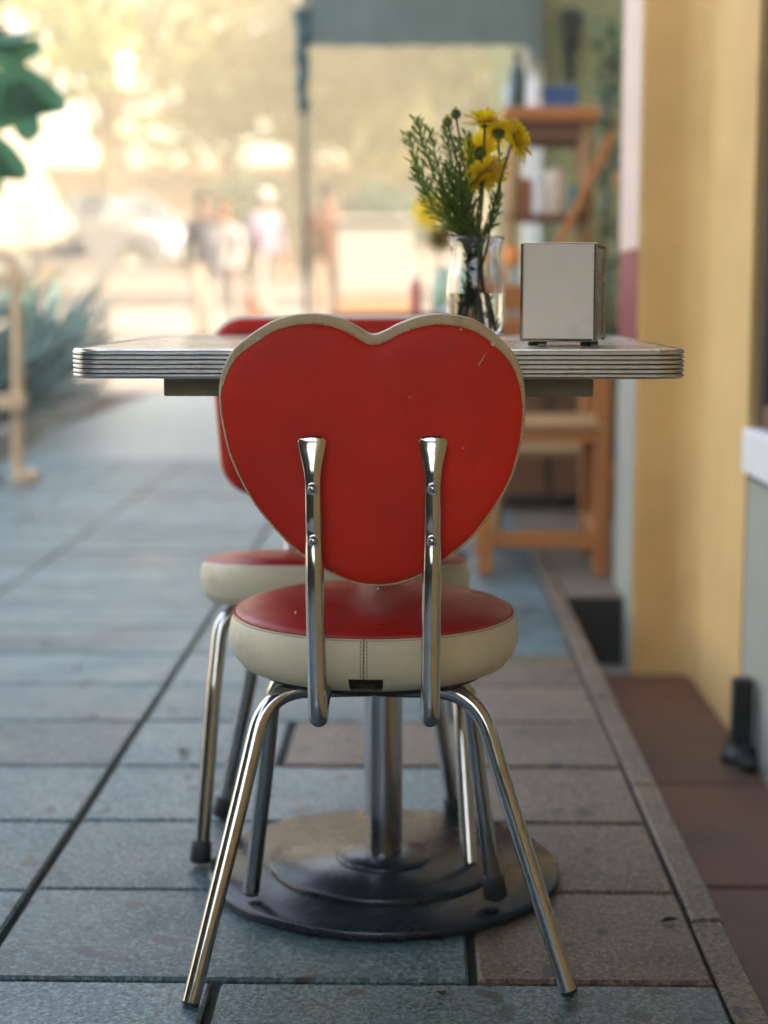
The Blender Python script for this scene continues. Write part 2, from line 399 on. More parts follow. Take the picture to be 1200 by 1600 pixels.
# ------------------------------------------------------------------ awning over the next shop
aw = thing('street_awning', 'grey canvas awning with straight valance and thin post over the pavement', 'awning', (-.48, 7.05, 0))
canvas = mat('grey_canvas', (.44, .52, .51), .85, var=.08, vscale=7, trans=.3)
bm = bmesh.new()
v = [bm.verts.new(p) for p in ((0, 0, 2.42), (1.02, 0, 2.42), (1.02, 1.9, 2.85), (0, 1.9, 2.85))]; bm.faces.new(v)
r_ = bmesh.ops.solidify(bm, geom=bm.faces[:], thickness=.006); bm_obj('roof_canvas', bm, canvas, aw)
bm = bmesh.new(); n = 40; top = []; bot = []
for i in range(n+1):
    x = 1.005*i/n; yy = -.008+.010*math.sin(i*1.3)
    top.append(bm.verts.new((x, -.006, 2.43))); bot.append(bm.verts.new((x, yy, 1.905+.002*math.sin(i*.8)+(.0 if x < .9 else -.10*((x-.9)/.105)**2))))
for i in range(n): bm.faces.new((top[i], top[i+1], bot[i+1], bot[i]))
bmesh.ops.solidify(bm, geom=bm.faces[:], thickness=.004); bm_obj('valance', bm, canvas, aw, None, True)
bluegrey = mat('blue_grey_paint', (.10, .15, .18), .5)
tube_obj('post', [(-.015, -.02, -.02), (-.015, -.02, 2.44)], .009, mat('pale_post', (.09, .085, .08), .5), aw)
bm = bmesh.new()
P = []; rr = []
for i in range(33):
    t = i/32; P.append((-.022+.004*math.sin(t*19), -.02, 1.62+t*.44)); rr.append(.016+.014*t+.009*abs(math.sin(t*15)))
tube(bm, P, rr, 12); bm_obj('gathered_curtain', bm, mat('teal_canvas', (.05, .11, .13), .85, var=.2, vscale=20), aw, None, True)
for i in range(2): tube_obj('rafter', [(.02+i*.96, 0, 2.41), (.02+i*.96, 1.9, 2.84)], .012, bluegrey, aw)

# ------------------------------------------------------------------ planter bed on the left with kerb stones and agaves
pb = thing('planter_bed', 'raised soil bed with stone kerb along the left of the pavement', 'planter', (-2.5, 11, 0))
soil = mat('dark_soil', (.035, .026, .02), .95, var=.4, vscale=20, bump=1, bscale=40)
kerb_m = mat('grey_kerb_stone', (.13, .125, .115), .8, var=.2, vscale=9, bump=.6, bscale=90, rand=.1, dark=(.06, .06, .055), dscale=5)
def kx(y): return -2.17-.62*max(0, min(1, (y-8.6)/5.5))   # kerb line bends away slightly
bm = bmesh.new()
yy = [7.9+i*.5 for i in range(13)]; a = [bm.verts.new((kx(y)-.10+2.5, y-11, .10)) for y in yy]; b = [bm.verts.new((-7+2.5, y-11, .16)) for y in yy]
for i in range(12): bm.faces.new((a[i], a[i+1], b[i+1], b[i]))
bm_obj('soil', bm, soil, pb)
for i in range(12):
    y0, y1 = 7.9+i*.5, 8.4+i*.5; a, b = Vector((kx(y0), y0, 0)), Vector((kx(y1), y1, 0)); d = (b-a)
    q = d.to_track_quat('Y', 'Z').to_matrix().to_4x4(); q.translation = a-Vector((-2.5, 11, 0))
    box_obj('kerb_stone', (-.14, .004, -.03), (0, d.length-.004, .15+rnd.uniform(-.006, .006)), kerb_m, pb, .012, q)
ag_m = mat('agave_leaf', (.055, .125, .11), .42, var=.3, vscale=5, rand=.25, trans=.05)
def blade(L, wd, curl):
    bm = bmesh.new(); n = 9; rows = []
    for i in range(n+1):
        t = i/n; a = curl*t*t; x = L*t*math.cos(a*.6); z = L*t*math.sin(.0)+.0
        p = Vector((L*(t-.18*curl*t*t), 0, L*(.35*curl*t-.75*curl*t*t))); ww = wd*(.55+.9*t*(1-t)*1.9)*(1-t**3.2)+.0015
        rows.append([bm.verts.new(p+Vector((0, s*ww/2, abs(s)*ww*.22))) for s in (-1, 0, 1)]+[bm.verts.new(p+Vector((0, 0, -.012*(1-t)-.001)))])
    for a, b in zip(rows, rows[1:]):
        bm.faces.new((a[0], a[1], b[1], b[0])); bm.faces.new((a[1], a[2], b[2], b[1])); bm.faces.new((a[2], a[3], b[3], b[2])); bm.faces.new((a[3], a[0], b[0], b[3]))
    me = bpy.data.meshes.new('leaf'); bmesh.ops.recalc_face_normals(bm, faces=bm.faces[:]); bm.to_mesh(me); bm.free(); me.polygons.foreach_set('use_smooth', [True]*len(me.polygons)); me.materials.append(ag_m); return me
BL = [blade(.62, .085, .35), blade(.55, .075, .7), blade(.7, .08, .15)]
AG = [(-2.42, 9.2, .9, 'small agave close to the kerb behind the easel leg'), (-2.95, 12.0, 1.15, 'agave between the parasol and the far end of the bed'), (-2.62, 8.75, 1.0, 'agave at the near end of the planter bed by the wooden easel'), (-2.85, 9.6, 1.15, 'second agave from the near end of the planter bed'),
      (-2.55, 10.3, .95, 'low agave leaning over the kerb in the middle of the bed'), (-3.1, 10.6, 1.2, 'tall agave under the white parasol'),
      (-2.75, 11.5, 1.05, 'agave beyond the parasol pole next to the kerb'), (-3.0, 12.6, 1.1, 'agave near the far end of the planter bed'), (-3.05, 13.4, .95, 'last agave at the far end of the planter bed')]
for (x, y, s, lab) in AG:
    t = thing('agave', lab, 'plant', (x, y, .10), rnd.uniform(0, 6), 'agaves in the planter bed')
    for i in range(22):
        o = new_obj('leaf', BL[i % 3], None, t); e = R(18+62*(i/21)+rnd.uniform(-8, 8))
        o.rotation_euler = (rnd.uniform(-.15, .15), -e, i*2.39996); o.scale = (s*1.35*rnd.uniform(.85, 1.2),)*3

# ================================================================== HEART CHAIR (front)
CX, CY = -.058, 2.035
hc = thing('heart_chair', 'red chair with heart shaped backrest in front of the table', 'chair', (CX, CY, 0))
O = Vector((CX, CY, 0))
def loc(p): return Vector(p)-O
# backrest outline (X, Z) measured in metres on its rear plane
HP = [(83,300),(100,240),(130,190),(180,148),(240,110),(300,88),(370,80),(430,86),(480,103),(520,124),(562,146),(604,134),(640,115),(700,92),(760,82),(820,85),(880,100),(930,130),(970,165),(1005,205),(1030,260),(1042,330),(1041,420),(1030,500),(1005,590),(970,660),(920,735),(870,795),(810,845),(740,895),(660,930),(580,942),(500,930),(430,900),(350,850),(290,800),(240,745),(190,680),(150,610),(115,530),(95,450),(83,370)]
YH = 1.823
def plane(px, py, Y=YH):
    r = cam.matrix_world.to_3x3() @ Vector((px-600, 800-py, -2500)); k = Y/r.y; return Vector((r.x*k, Y, CAMZ+r.z*k))
outl = smooth_path([plane(300+a/2, 450+b/2) for a, b in HP], 3, True)
cen = sum(outl, Vector())/len(outl)
nrm = []
for i in range(len(outl)):
    t = outl[(i+1) % len(outl)]-outl[i-1]; nn = Vector((t.z, 0, -t.x)).normalized()
    if nn.dot(outl[i]-cen) < 0 and abs(nn.dot((outl[i]-cen).normalized())) > .25: nn = -nn
    nrm.append(nn)
sgn = 1 if sum(n_.dot(p-cen) for n_, p in zip(nrm, outl)) > 0 else -1
for i in range(len(outl)):
    t = outl[(i+1) % len(outl)]-outl[i-1]; nn = Vector((t.z, 0, -t.x)).normalized(); nrm[i] = nn
if sum(n_.dot(p-cen) for n_, p in zip(nrm, outl)) < 0: nrm = [-n_ for n_ in nrm]
def lean(p, dy):          # backrest leans: lower edge further forward
    return Vector((p.x, p.y+dy+(0.80-p.z)*.045, p.z))
def rim(ins, dy, extra=0.0):
    out = []
    for i, (p, n_) in enumerate(zip(outl, nrm)):     # small puckers where the cover is pulled over the edge
        pk = .00016*math.sin(i*1.9)+.00014*math.sin(i*.83+1)+.0001*math.sin(i*3.1)
        out.append(lean(p-n_*(ins+extra*max(0, n_.z)**.7+pk*.5), dy+pk))
    return out
def loft(bm, rings, capa=None, capb=None):
    RR = [[bm.verts.new(loc(p)) for p in r] for r in rings]
    for a, b in zip(RR, RR[1:]):
        for k in range(len(a)): bm.faces.new((a[k], a[(k+1) % len(a)], b[(k+1) % len(b)], b[k]))
    for RG, c in ((RR[0], capa), (RR[-1], capb)):
        if c is not None:
            q = bm.verts.new(loc(c))
            for k in range(len(RG)): bm.faces.new((RG[k], RG[(k+1) % len(RG)], q))
    return RR
def toward(r, c, t): return [p.lerp(c, t) for p in r]
bm = bmesh.new(); c1 = lean(cen, .052)
rg = [rim(.006, .0015), rim(.0015, .001), rim(0, .006), rim(-.001, .018), rim(0, .03), rim(.006, .038), rim(.018, .044)]
base_r = rim(.018, .046)
rg += [toward(base_r, c1, .15), toward(base_r, c1, .45), toward(base_r, c1, .8)]
loft(bm, rg, lean(cen, .004), c1); bk = bm_obj('backrest', bm, creamback, hc, None, True)
bm = bmesh.new(); i0 = rim(.0028, -.0002, .0085); c0 = lean(cen, -.0085)
loft(bm, [rim(.0030, .004, .0085), i0, toward(rim(.0035, -.0022, .009), c0, .01), toward(rim(.004, -.0045, .009), c0, .06), toward(rim(.004, -.006, .009), c0, .25), toward(rim(.004, -.007, .009), c0, .6)], None, c0)
bp = bm_obj('back_panel', bm, red, bk, None, True); bp['label'] = 'red vinyl heart shaped panel on the rear of the backrest'
bm = bmesh.new(); tube(bm, [loc(p) for p in rim(.0024, -.0004, .0085)]+[loc(rim(.0024, -.0004, .0085)[0])], .0011, 6, False); bm_obj('stitched_welt', bm, mat('welt', (.52, .40, .22), .6, var=.5, vscale=400), bk, None, True)
# chips of bare backing along the edge of the red panel and on its face
for (px, py, s) in ((403, 528, .0032), (770, 537, .0030), (720, 515, .0015), (753, 562, .0012), (516, 650, .0011), (640, 620, .0009), (724, 700, .0009), (590, 921, .0016)):
    p = plane(px, py); p = lean(p, -.0072 if py > 545 else -.0022)
    bm = bmesh.new(); q = []
    for k in range(7):
        a = k*.8976; rr_ = s*rnd.uniform(.6, 1.25); e_ = Vector((rr_*math.cos(a)*.9, -.0009, rr_*math.sin(a)))
        if px == 753: e_ = Vector((e_.x*.5+e_.z*4.2, -.0009, e_.z*6.5))
        q.append(bm.verts.new(loc(p)+e_))
    f = bm.faces.new(q); e = bmesh.ops.extrude_face_region(bm, geom=[f])
    for v in e['geom']:
        if isinstance(v, bmesh.types.BMVert): v.co.y += .0016
    bm_obj('paint_chip', bm, chip if py != 650 else darkpan, bk)
# back supports: flattened flared top, two screws, elbow under the seat
def support(px0, px1, side):
    top = plane(px0, 690, 1.808); bot = plane(px1, 1138, 1.796)
    P = []; rr_ = []
    keyp = [(-.0062, .0040, .0012), (-.0056, .0095, .0018), (-.0035, .0140, .0024), (0, .0163, .0028), (.010, .0150, .0034), (.030, .0112, .0062), (.045, .0098, .0068), (.058, .0098, .0062), (.075, .0102, .0088), (.098, .0100, .0085), (.112, .0097, .0064), (.124, .0102, .0086), (.15, .0108, .0105), (.20, .0110, .0110)]
    Lt = (top-bot).length
    def pt(s): return top.lerp(bot, s/Lt)
    for s, a, b in keyp: P.append(pt(s)+Vector((0, .0045 if s < .03 else (.002 if s < .12 else -.001), 0))); rr_.append((a, b))
    s = .22
    while s < Lt-.03: P.append(pt(s)); rr_.append((.0112, .0112)); s += .03
    e = fillet([pt(Lt-.03), bot+Vector((0, .004, .008)), bot+Vector((0, .07, .026)), bot+Vector((side*.01, .18, .033))], [.018, .03], 6)
    for p in e: P.append(p); rr_.append((.0112, .0112))
    P = [loc(p) for p in P]; bm = bmesh.new(); tube(bm, P, rr_, 20, True, Vector((1, 0, 0)))
    o = bm_obj('back_support', bm, chrome, hc, None, True, 60)
    for ss in (.053, .1125):
        p = loc(pt(ss)); 
        s_ = bmesh.new(); lathe(s_, [(.0072, -.001), (.0072, .0008), (.0060, .0012), (.0060, .0002), (0, .0002)], 20); bm_obj('screw_cup', s_, steel, o, None, True, 40).matrix_local = Matrix.Translation(p+Vector((0, -.0072, 0))) @ Matrix.Rotation(R(90), 4, 'X')
        s_ = bmesh.new(); lathe(s_, [(.0048, .0), (.0046, .0016), (.0030, .0028), (.0008, .0032), (.0008, .0022), (0, .0022)], 18); bm_obj('screw', s_, chrome, o, None, True, 50).matrix_local = Matrix.Translation(p+Vector((0, -.0078, 0))) @ Matrix.Rotation(R(90), 4, 'X')
support(487, 497, 1); support(677, 672, -1)
# seat: cream bolster, red top, seam, tag, dark pan
seat_prof = [(0, .370), (.150, .370), (.160, .371), (.171, .3755), (.181, .388), (.1865, .402), (.1868, .416), (.184, .430), (.1795, .4395), (.177, .4415)]
seat = lathe_obj('seat', seat_prof, cream, hc, seg=72, sharp=80)
lathe_obj('seat_cover', [(.1790, .4400), (.1775, .4432), (.170, .4475), (.150, .4535), (.12, .458), (.07, .4605), (0, .461)], redseat, seat, seg=72, sharp=80)
lathe_obj('seat_pan', [(0, .362), (.145, .362), (.150, .3695), (0, .3695)], darkpan, hc, seg=48)
lathe_obj('edge_welt', [(.1795, .4392), (.1812, .4405), (.1806, .4422), (.1788, .4424), (.1780, .4408)], mat('welt_red', (.40, .05, .03), .6, var=.4, vscale=300), seat, seg=72, sharp=80)
def on_seat(ang, z, off=.0006):   # point on the bolster, ang from -Y (towards the camera)
    for (r0, z0), (r1, z1) in zip(seat_prof[2:], seat_prof[3:]):
        if z0 <= z <= z1: r = r0+(r1-r0)*(z-z0)/(z1-z0); break
    else: r = .1795
    r += off; return Vector((r*math.sin(ang), -r*math.cos(ang), z))
for k, (da, zb, zt, ww) in enumerate(((-.021, .3765, .4375, .0007), (0, .374, .439, .0011), (.021, .3765, .4375, .0007))):
    bm = bmesh.new()
    if k == 1: tube(bm, [on_seat(-.035+da, zb+(zt-zb)*i/16, .0001) for i in range(17)], ww, 6)
    else:
        for i in range(15):
            z0 = zb+(zt-zb)*i/15; tube(bm, [on_seat(-.035+da, z0, .0002), on_seat(-.035+da, z0+.0026, .0002)], ww, 5)
    bm_obj('seam', bm, thread, seat)
bm = bmesh.new()
for i in range(150):
    a = -1.5+3.0*i/150; tube(bm, [on_seat(a, .4372, .0002), on_seat(a+.011, .4372, .0002)], .00055, 4)
bm_obj('seam', bm, thread, seat)
for (a0, px, z0) in ((0, 500, .4565), (0, 627, .4545)):
    p = Vector(((px-640)*.00075+.012, -.125 if px > 600 else -.105, z0)); bm = bmesh.new(); lathe(bm, [(0, .0022), (.0012, .0008), (.0016, -.003)], 8, c=p); bm_obj('scuff', bm, chip, seat)
bm = bmesh.new(); n = 10; F = []
for i in range(n+1):
    a = -.135+.225*i/n; F.append([bm.verts.new(on_seat(a, z, .0022)) for z in (.3735, .382, .3915)])
for a, b in zip(F, F[1:]):
    for k in range(2): bm.faces.new((a[k], b[k], b[k+1], a[k+1]))
bmesh.ops.solidify(bm, geom=bm.faces[:], thickness=.001)
tg = bm_obj('label_tag', bm, mat('black_label', (.018, .010, .008), .55), seat, None, True); tg['label'] = 'small black maker tag with faint gold script on the seat edge'
bm = bmesh.new(); pts = []
for i in range(60):
    t = i/59; a = -.085+.125*t; amp = .0022*(1.0+.8*math.sin(t*9)); pts.append(on_seat(a+.006*math.sin(t*44), .3825+amp*math.sin(t*40+.5), .0026))
tube(bm, pts, .00028, 4); bm_obj('gold_script', bm, mat('gold_thread', (.20, .11, .035), .5), seat)
# legs
LR = .0112
def leg(foot, knee, top, inner, parent, cap=False, m=chrome, lr=LR, o=O, rad=.055):
    P = fillet([Vector(foot), Vector(knee), Vector(top), Vector(inner)], [.02, rad], 9)
    l = tube_obj('leg', [p-o for p in P], lr, m, parent, 18)
    f = Vector(foot)-o; d = (Vector(knee)-Vector(foot)).normalized()
    if cap: bm = bmesh.new(); tube(bm, [f-d*.004, f, f+d*.026, f+d*.030], [.0135, .0165, .0150, .0128], 18); bm_obj('rubber_cap', bm, rubber, l, None, True, 40)
    else: bm = bmesh.new(); tube(bm, [f-d*.004, f+d*.002], lr*.93, 14); bm_obj('foot_plug', bm, black, l, None, True, 40)
    return l
leg((-.271, 1.815, .0045), (-.216, 1.893, .235), (-.188, 1.935, .358), (-.06, 1.955, .356), hc)
leg((.184, 1.858, .0045), (.110, 1.905, .235), (.072, 1.935, .358), (-.05, 1.955, .356), hc)
leg((-.229, 2.112, .030), (-.206, 2.08, .20), (-.188, 2.055, .358), (-.06, 2.05, .356), hc)
leg((.106, 2.094, .034), (.082, 2.075, .20), (.064, 2.055, .358), (-.05, 2.05, .356), hc, True)

# ================================================================== TABLE
TX, TY, TZ, TH = -.050, 2.262, .780, .0355
tb = thing('cafe_table', 'square cafe table with ribbed metal edge on a single steel pillar', 'table', (TX, TY, 0))
def rsq(h, r, n=8):
    out = []
    for (sx, sy, a0) in ((1, -1, -90), (1, 1, 0), (-1, 1, 90), (-1, -1, 180)):
        for k in range(n+1):
            a = R(a0+90*k/n); out.append(Vector((sx*(h-r)+r*math.cos(a), sy*(h-r)+r*math.sin(a), 0)))
    return out
HS, CR = .366, .035
prof = [(-.004, 0, 0), (-.0005, .0005, 0)]
nr = 6; ph = (TH-.003)/nr
z = 0.0015
for k in range(nr):
    prof += [(.0, z+.0002, 0), (.0013, z+ph*.28, 0), (.0013, z+ph*.60, 0), (.0, z+ph*.80, 0)]
    if k < nr-1: prof += [(-.0022, z+ph*.84, 1), (-.0022, z+ph*.98, 1)]
    z += ph
prof += [(-.0005, TH-.0003, 0), (-.004, TH, 0)]
bm = bmesh.new(); rings = []
for (off, z, mi_) in prof: rings.append([bm.verts.new(p+Vector((0, 0, TZ-TH+z))) for p in rsq(HS+off, CR+off)])
for i, (a, b) in enumerate(zip(rings, rings[1:])):
    for k in range(len(a)):
        f = bm.faces.new((a[k], a[(k+1) % len(a)], b[(k+1) % len(b)], b[k])); f.material_index = 1 if (prof[i][2] or prof[i+1][2]) else 0
me_o = bm_obj('edge_trim', bm, [alu, groove], tb, None, True, 30)
bm = bmesh.new(); lo = [bm.verts.new(p+Vector((0, 0, TZ-TH+.001))) for p in rsq(HS-.0038, CR-.0038)]; hi = [bm.verts.new(p+Vector((0, 0, TZ-.0008))) for p in rsq(HS-.0038, CR-.0038)]
for k in range(len(lo)): bm.faces.new((lo[k], lo[(k+1) % len(lo)], hi[(k+1) % len(lo)], hi[k]))
bm.faces.new(hi); bm.faces.new(lo[::-1]); bm_obj('table_top', bm, laminate, tb)
for yy in (-.30, .28): box_obj('apron', (-.262, yy-.010, TZ-TH-.024), (.262, yy+.010, TZ-TH-.0005), greenwood, tb, .002)
for xx in (-.251, .251): box_obj('apron', (xx-.010, -.289, TZ-TH-.024), (xx+.010, .269, TZ-TH-.0007), greenwood, tb, .002)
box_obj('mounting_plate', (-.12, -.12, TZ-TH-.008), (.12, .12, TZ-TH-.0006), black, tb, .002)
lathe_obj('pole', [(.0275, .036), (.0275, .735)], mat('pole_steel', (.46, .46, .46), .13, 1.0, var=.05, vscale=8, wear=.06), tb, seg=40)
lathe_obj('base_plate', [(0, .001), (.254, .001), (.256, .004), (.256, .013), (.252, .0165), (0, .0175)], ironbase, tb, seg=96, sharp=50)
lathe_obj('base_disc', [(.168, .0165), (.168, .0235), (.165, .0265), (0, .0275)], ironbase, tb, seg=72, sharp=50)
lathe_obj('collar', [(.070, .0265), (.070, .030), (.066, .0335), (.030, .0375), (.0276, .0375)], ironbase, tb, seg=56, sharp=50)

# ================================================================== REAR CHAIR (across the table)
RX, RY = -.128, 2.50
rc = thing('diner_chair', 'red chair with rounded backrest across the table facing the camera', 'chair', (RX, RY, 0)); RO = Vector((RX, RY, 0))
def rounded(hw, hh, r, n=7, taper=0.0):
    out = []
    for (sx, sy, a0) in ((1, -1, -90), (1, 1, 0), (-1, 1, 90), (-1, -1, 180)):
        for k in range(n+1):
            a = R(a0+90*k/n); y_ = sy*(hh-r)+r*math.sin(a); x_ = sx*(hw-r)+r*math.cos(a); out.append((x_*(1-taper*(hh-y_)/(2*hh)), y_))
    return out
def slab(rings, caps=True):
    bm = bmesh.new(); RR = [[bm.verts.new(p) for p in r] for r in rings]
    for a, b in zip(RR, RR[1:]):
        for k in range(len(a)): bm.faces.new((a[k], a[(k+1) % len(a)], b[(k+1) % len(b)], b[k]))
    if caps:
        for RG in (RR[0], RR[-1]): bm.faces.new(RG)
    return bm
tilt = Matrix.Translation((0, -.19, .452)) @ Matrix.Rotation(R(-6.5), 4, 'X')
def sring(hw, hd, r, z): return [tilt @ Vector((x, y+.185, z)) for x, y in rounded(hw, hd, r, 8, 0)]
s2 = bm_obj('seat', slab([sring(.185, .165, .10, -.064), sring(.198, .178, .12, -.058), sring(.205, .186, .13, -.045), sring(.2085, .19, .135, -.025), sring(.207, .188, .132, -.008), sring(.203, .184, .13, -.001)]), cream, rc, None, True, 70)
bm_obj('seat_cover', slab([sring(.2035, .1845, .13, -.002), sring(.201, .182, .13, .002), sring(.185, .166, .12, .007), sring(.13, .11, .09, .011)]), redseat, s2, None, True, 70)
bm_obj('seat_pan', slab([sring(.16, .14, .09, -.074), sring(.17, .15, .095, -.0645)]), darkpan, rc)
bt = Matrix.Translation((-.012, .235, .655)) @ Matrix.Rotation(R(8), 4, 'X')
def bring(hw, hh, r, y): return [bt @ Vector((x, y, z)) for x, z in rounded(hw, hh, r, 9, .07)]
b2 = bm_obj('backrest', slab([bring(.196, .136, .05, -.020), bring(.211, .151, .058, -.012), bring(.217, .157, .062, .0), bring(.215, .155, .06, .012), bring(.204, .144, .05, .018)]), cream, rc, None, True, 70)
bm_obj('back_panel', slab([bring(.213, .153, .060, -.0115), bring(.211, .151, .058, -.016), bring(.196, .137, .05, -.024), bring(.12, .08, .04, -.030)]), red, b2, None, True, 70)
def rl(f, k, t, i, cap=False): leg(f, k, t, i, rc, cap, chrome, .0118, RO, .04)
rl((-.324, 2.291, .008), (-.307, 2.335, .25), (-.296, 2.365, .372), (-.16, 2.40, .376), True)
rl((.076, 2.240, .026), (.064, 2.305, .22), (.054, 2.365, .372), (-.10, 2.40, .376))
rl((-.318, 2.508, .008), (-.272, 2.50, .22), (-.245, 2.495, .372), (-.16, 2.49, .370), True)
rl((.060, 2.508, .008), (.034, 2.50, .18), (.006, 2.495, .372), (-.10, 2.49, .370), True)
for xx in (-.09, .07):
    P = fillet([(xx-.01, .275, .76), (xx-.01, .225+.035, .50), (xx, .215, .372), (xx, .05, .366)], [.06, .05], 7); tube_obj('back_support', P, .011, chrome, rc)

# ================================================================== THINGS ON THE TABLE
# glass vase
VX, VY = .079, 2.262
gl = glass_mat('clear_glass', (.93, .96, .97), 1.45)
va = thing('glass_vase', 'clear glass bottle vase with flared rim on the table', 'vase', (VX, VY, TZ))
outer = [(.020, .0005), (.031, .0008), (.0345, .004), (.0365, .012), (.0378, .035), (.0380, .070), (.0365, .086), (.0345, .098), (.0318, .109), (.0312, .117), (.0325, .129), (.0350, .1395), (.0365, .1425), (.0358, .1438)]
inner = [(.0340, .1430), (.0335, .1400), (.0305, .129), (.0292, .117), (.0298, .109), (.0325, .098), (.0343, .086), (.0358, .070), (.0356, .035), (.0345, .014), (.031, .0085), (0, .0075)]
outer = [(r_*1.10, z_) for r_, z_ in outer]; inner = [(r_*1.105, z_) for r_, z_ in inner]
lathe_obj('bottle', [(0, .0022)]+outer+inner, gl, va, seg=48, sharp=60)
lathe_obj('water', [(0, .0079), (.0340, .0089), (.0379, .0144), (.0391, .035), (.0393, .066), (0, .066)], glass_mat('water', (.90, .95, .93), 1.33), va, seg=40, sharp=40)
petal_m = mat('yellow_petal', (.98, .74, .008), .6, var=.06, vscale=60, trans=.45)
stem_m = mat('green_stem', (.10, .17, .04), .6, var=.2, vscale=40, trans=.1)
fern_m = mat('fine_leaf', (.21, .31, .06), .55, var=.35, vscale=25, trans=.45)
budm = mat('bud_green', (.22, .24, .05), .6, var=.2, vscale=80)
def quad_petal(bm, base, d, side, up, L, W, curl):
    rows = []
    for i in range(4):
        t = i/3; c = base+d*L*t+up*(curl*L*(t*t)); ww = W*(.35+1.5*t*(1.15-t))
        rows.append((bm.verts.new(c-side*ww/2), bm.verts.new(c+side*ww/2)))
    for a, b in zip(rows, rows[1:]): bm.faces.new((a[0], a[1], b[1], b[0]))
def flower(name, lab, root, head, face, size, group, seedv, m=petal_m, neckz=None, cat='flower'):
    rr_ = random.Random(seedv); root = Vector(root); head = Vector(head); face = Vector(face).normalized()
    t = thing(name, lab, cat, root, 0, group)
    mid = root.lerp(head, .6)+Vector((rr_.uniform(-.006, .006), rr_.uniform(-.006, .006), .01))
    P = smooth_path([root, neckz if neckz else root.lerp(head, .3), mid, head-face*.006], 6)
    tube_obj('stem', [p-root for p in P], .0018, stem_m, t, 7)
    bm = bmesh.new(); h = head-root; s1 = face.orthogonal().normalized(); s2_ = face.cross(s1)
    for ring, (cnt, L, cv, ele) in enumerate(((20, 1.0, -.15, .12), (18, .9, .0, .38), (14, .68, .1, .7), (10, .42, .1, 1.05))):
        for k in range(cnt):
            a = 2*math.pi*(k+.5*ring)/cnt+rr_.uniform(-.1, .1); d0 = s1*math.cos(a)+s2_*math.sin(a)
            d = (d0*math.cos(ele)+face*math.sin(ele)).normalized(); sd = face.cross(d0); u = (face*math.cos(ele)-d0*math.sin(ele))
            quad_petal(bm, h+d0*size*.10, d, sd, u, size*L*rr_.uniform(.85, 1.08), size*.26, cv)
    bm_obj('petals', bm, m, t, None, True)
    bm = bmesh.new(); tube(bm, [h-face*.009, h-face*.005, h+face*.001], [.002, size*.28, size*.36], 12); bm_obj('calyx', bm, stem_m, t, None, True)
    return t
YF = 2.262
def tp(px, py, Y=YF): return plane(px, py, Y)
neck = lambda a: Vector((VX+a[0], VY+a[1], TZ+.125))
vb = lambda x, y: (VX+x*1.7, VY+y*1.7, TZ+.012)
flower('yellow_flower', 'topmost yellow flower held upright above the vase', vb(.01, -.004), tp(757, 190), (-.05, -.25, 1), 0.0312, 'yellow flowers in the vase', 1, neckz=neck((.004, 0)))
flower('yellow_flower', 'yellow flower just right of the topmost bloom, seen from behind', vb(.012, .006), tp(779, 208, 2.285), (.1, .5, .7), 0.0264, 'yellow flowers in the vase', 2, neckz=neck((.008, .004)))
flower('yellow_flower', 'rightmost yellow flower drooping outward over the vase', vb(-.01, .004), tp(806, 218, 2.25), (.75, -.35, .25), 0.0300, 'yellow flowers in the vase', 3, neckz=neck((.014, 0)))
flower('yellow_flower', 'large lower yellow flower with hanging petals in the bouquet', vb(-.004, -.01), tp(757, 270, 2.27), (.35, -.35, -.75), 0.0384, 'yellow flowers in the vase', 4, neckz=neck((.006, .008)))
flower('yellow_flower', 'narrow yellow flower half hidden behind the green sprigs', vb(.004, .012), tp(750, 240, 2.29), (-.2, .3, .1), 0.0288, 'yellow flowers in the vase', 5, neckz=neck((.0, .01)))
for i, (px, py, lab) in enumerate(((712, 180, 'higher closed green flower bud above the sprigs'), (699, 192, 'lower yellowish flower bud left of the higher bud'))):
    root = Vector(vb(-.006+.008*i, .002)); t = thing('flower_bud', lab, 'flower', root, 0, 'flower buds in the vase'); hd = tp(px, py, 2.255)-root
    P = smooth_path([Vector((0, 0, 0)), neck((-.006, 0))-root, hd*.75+Vector((.008, 0, 0)), hd], 6); tube_obj('stem', P, .0014, stem_m, t, 6)
    bm = bmesh.new(); lathe(bm, [(.001, -.006), (.006, -.003), (.0075, .002), (.006, .006), (.003, .008), (0, .0085)], 12, c=hd); bm_obj('bud', bm, budm if i else stem_m, t, None, True)
    bm = bmesh.new()
    for k in range(10):
        a = k*.628; quad_petal(bm, hd+Vector((0, 0, .004)), Vector((math.cos(a)*.3, math.sin(a)*.3, 1)).normalized(), Vector((-math.sin(a), math.cos(a), 0)), Vector((math.cos(a), math.sin(a), 0)), .008, .003, .1)
    bm_obj('petals', bm, petal_m, t)
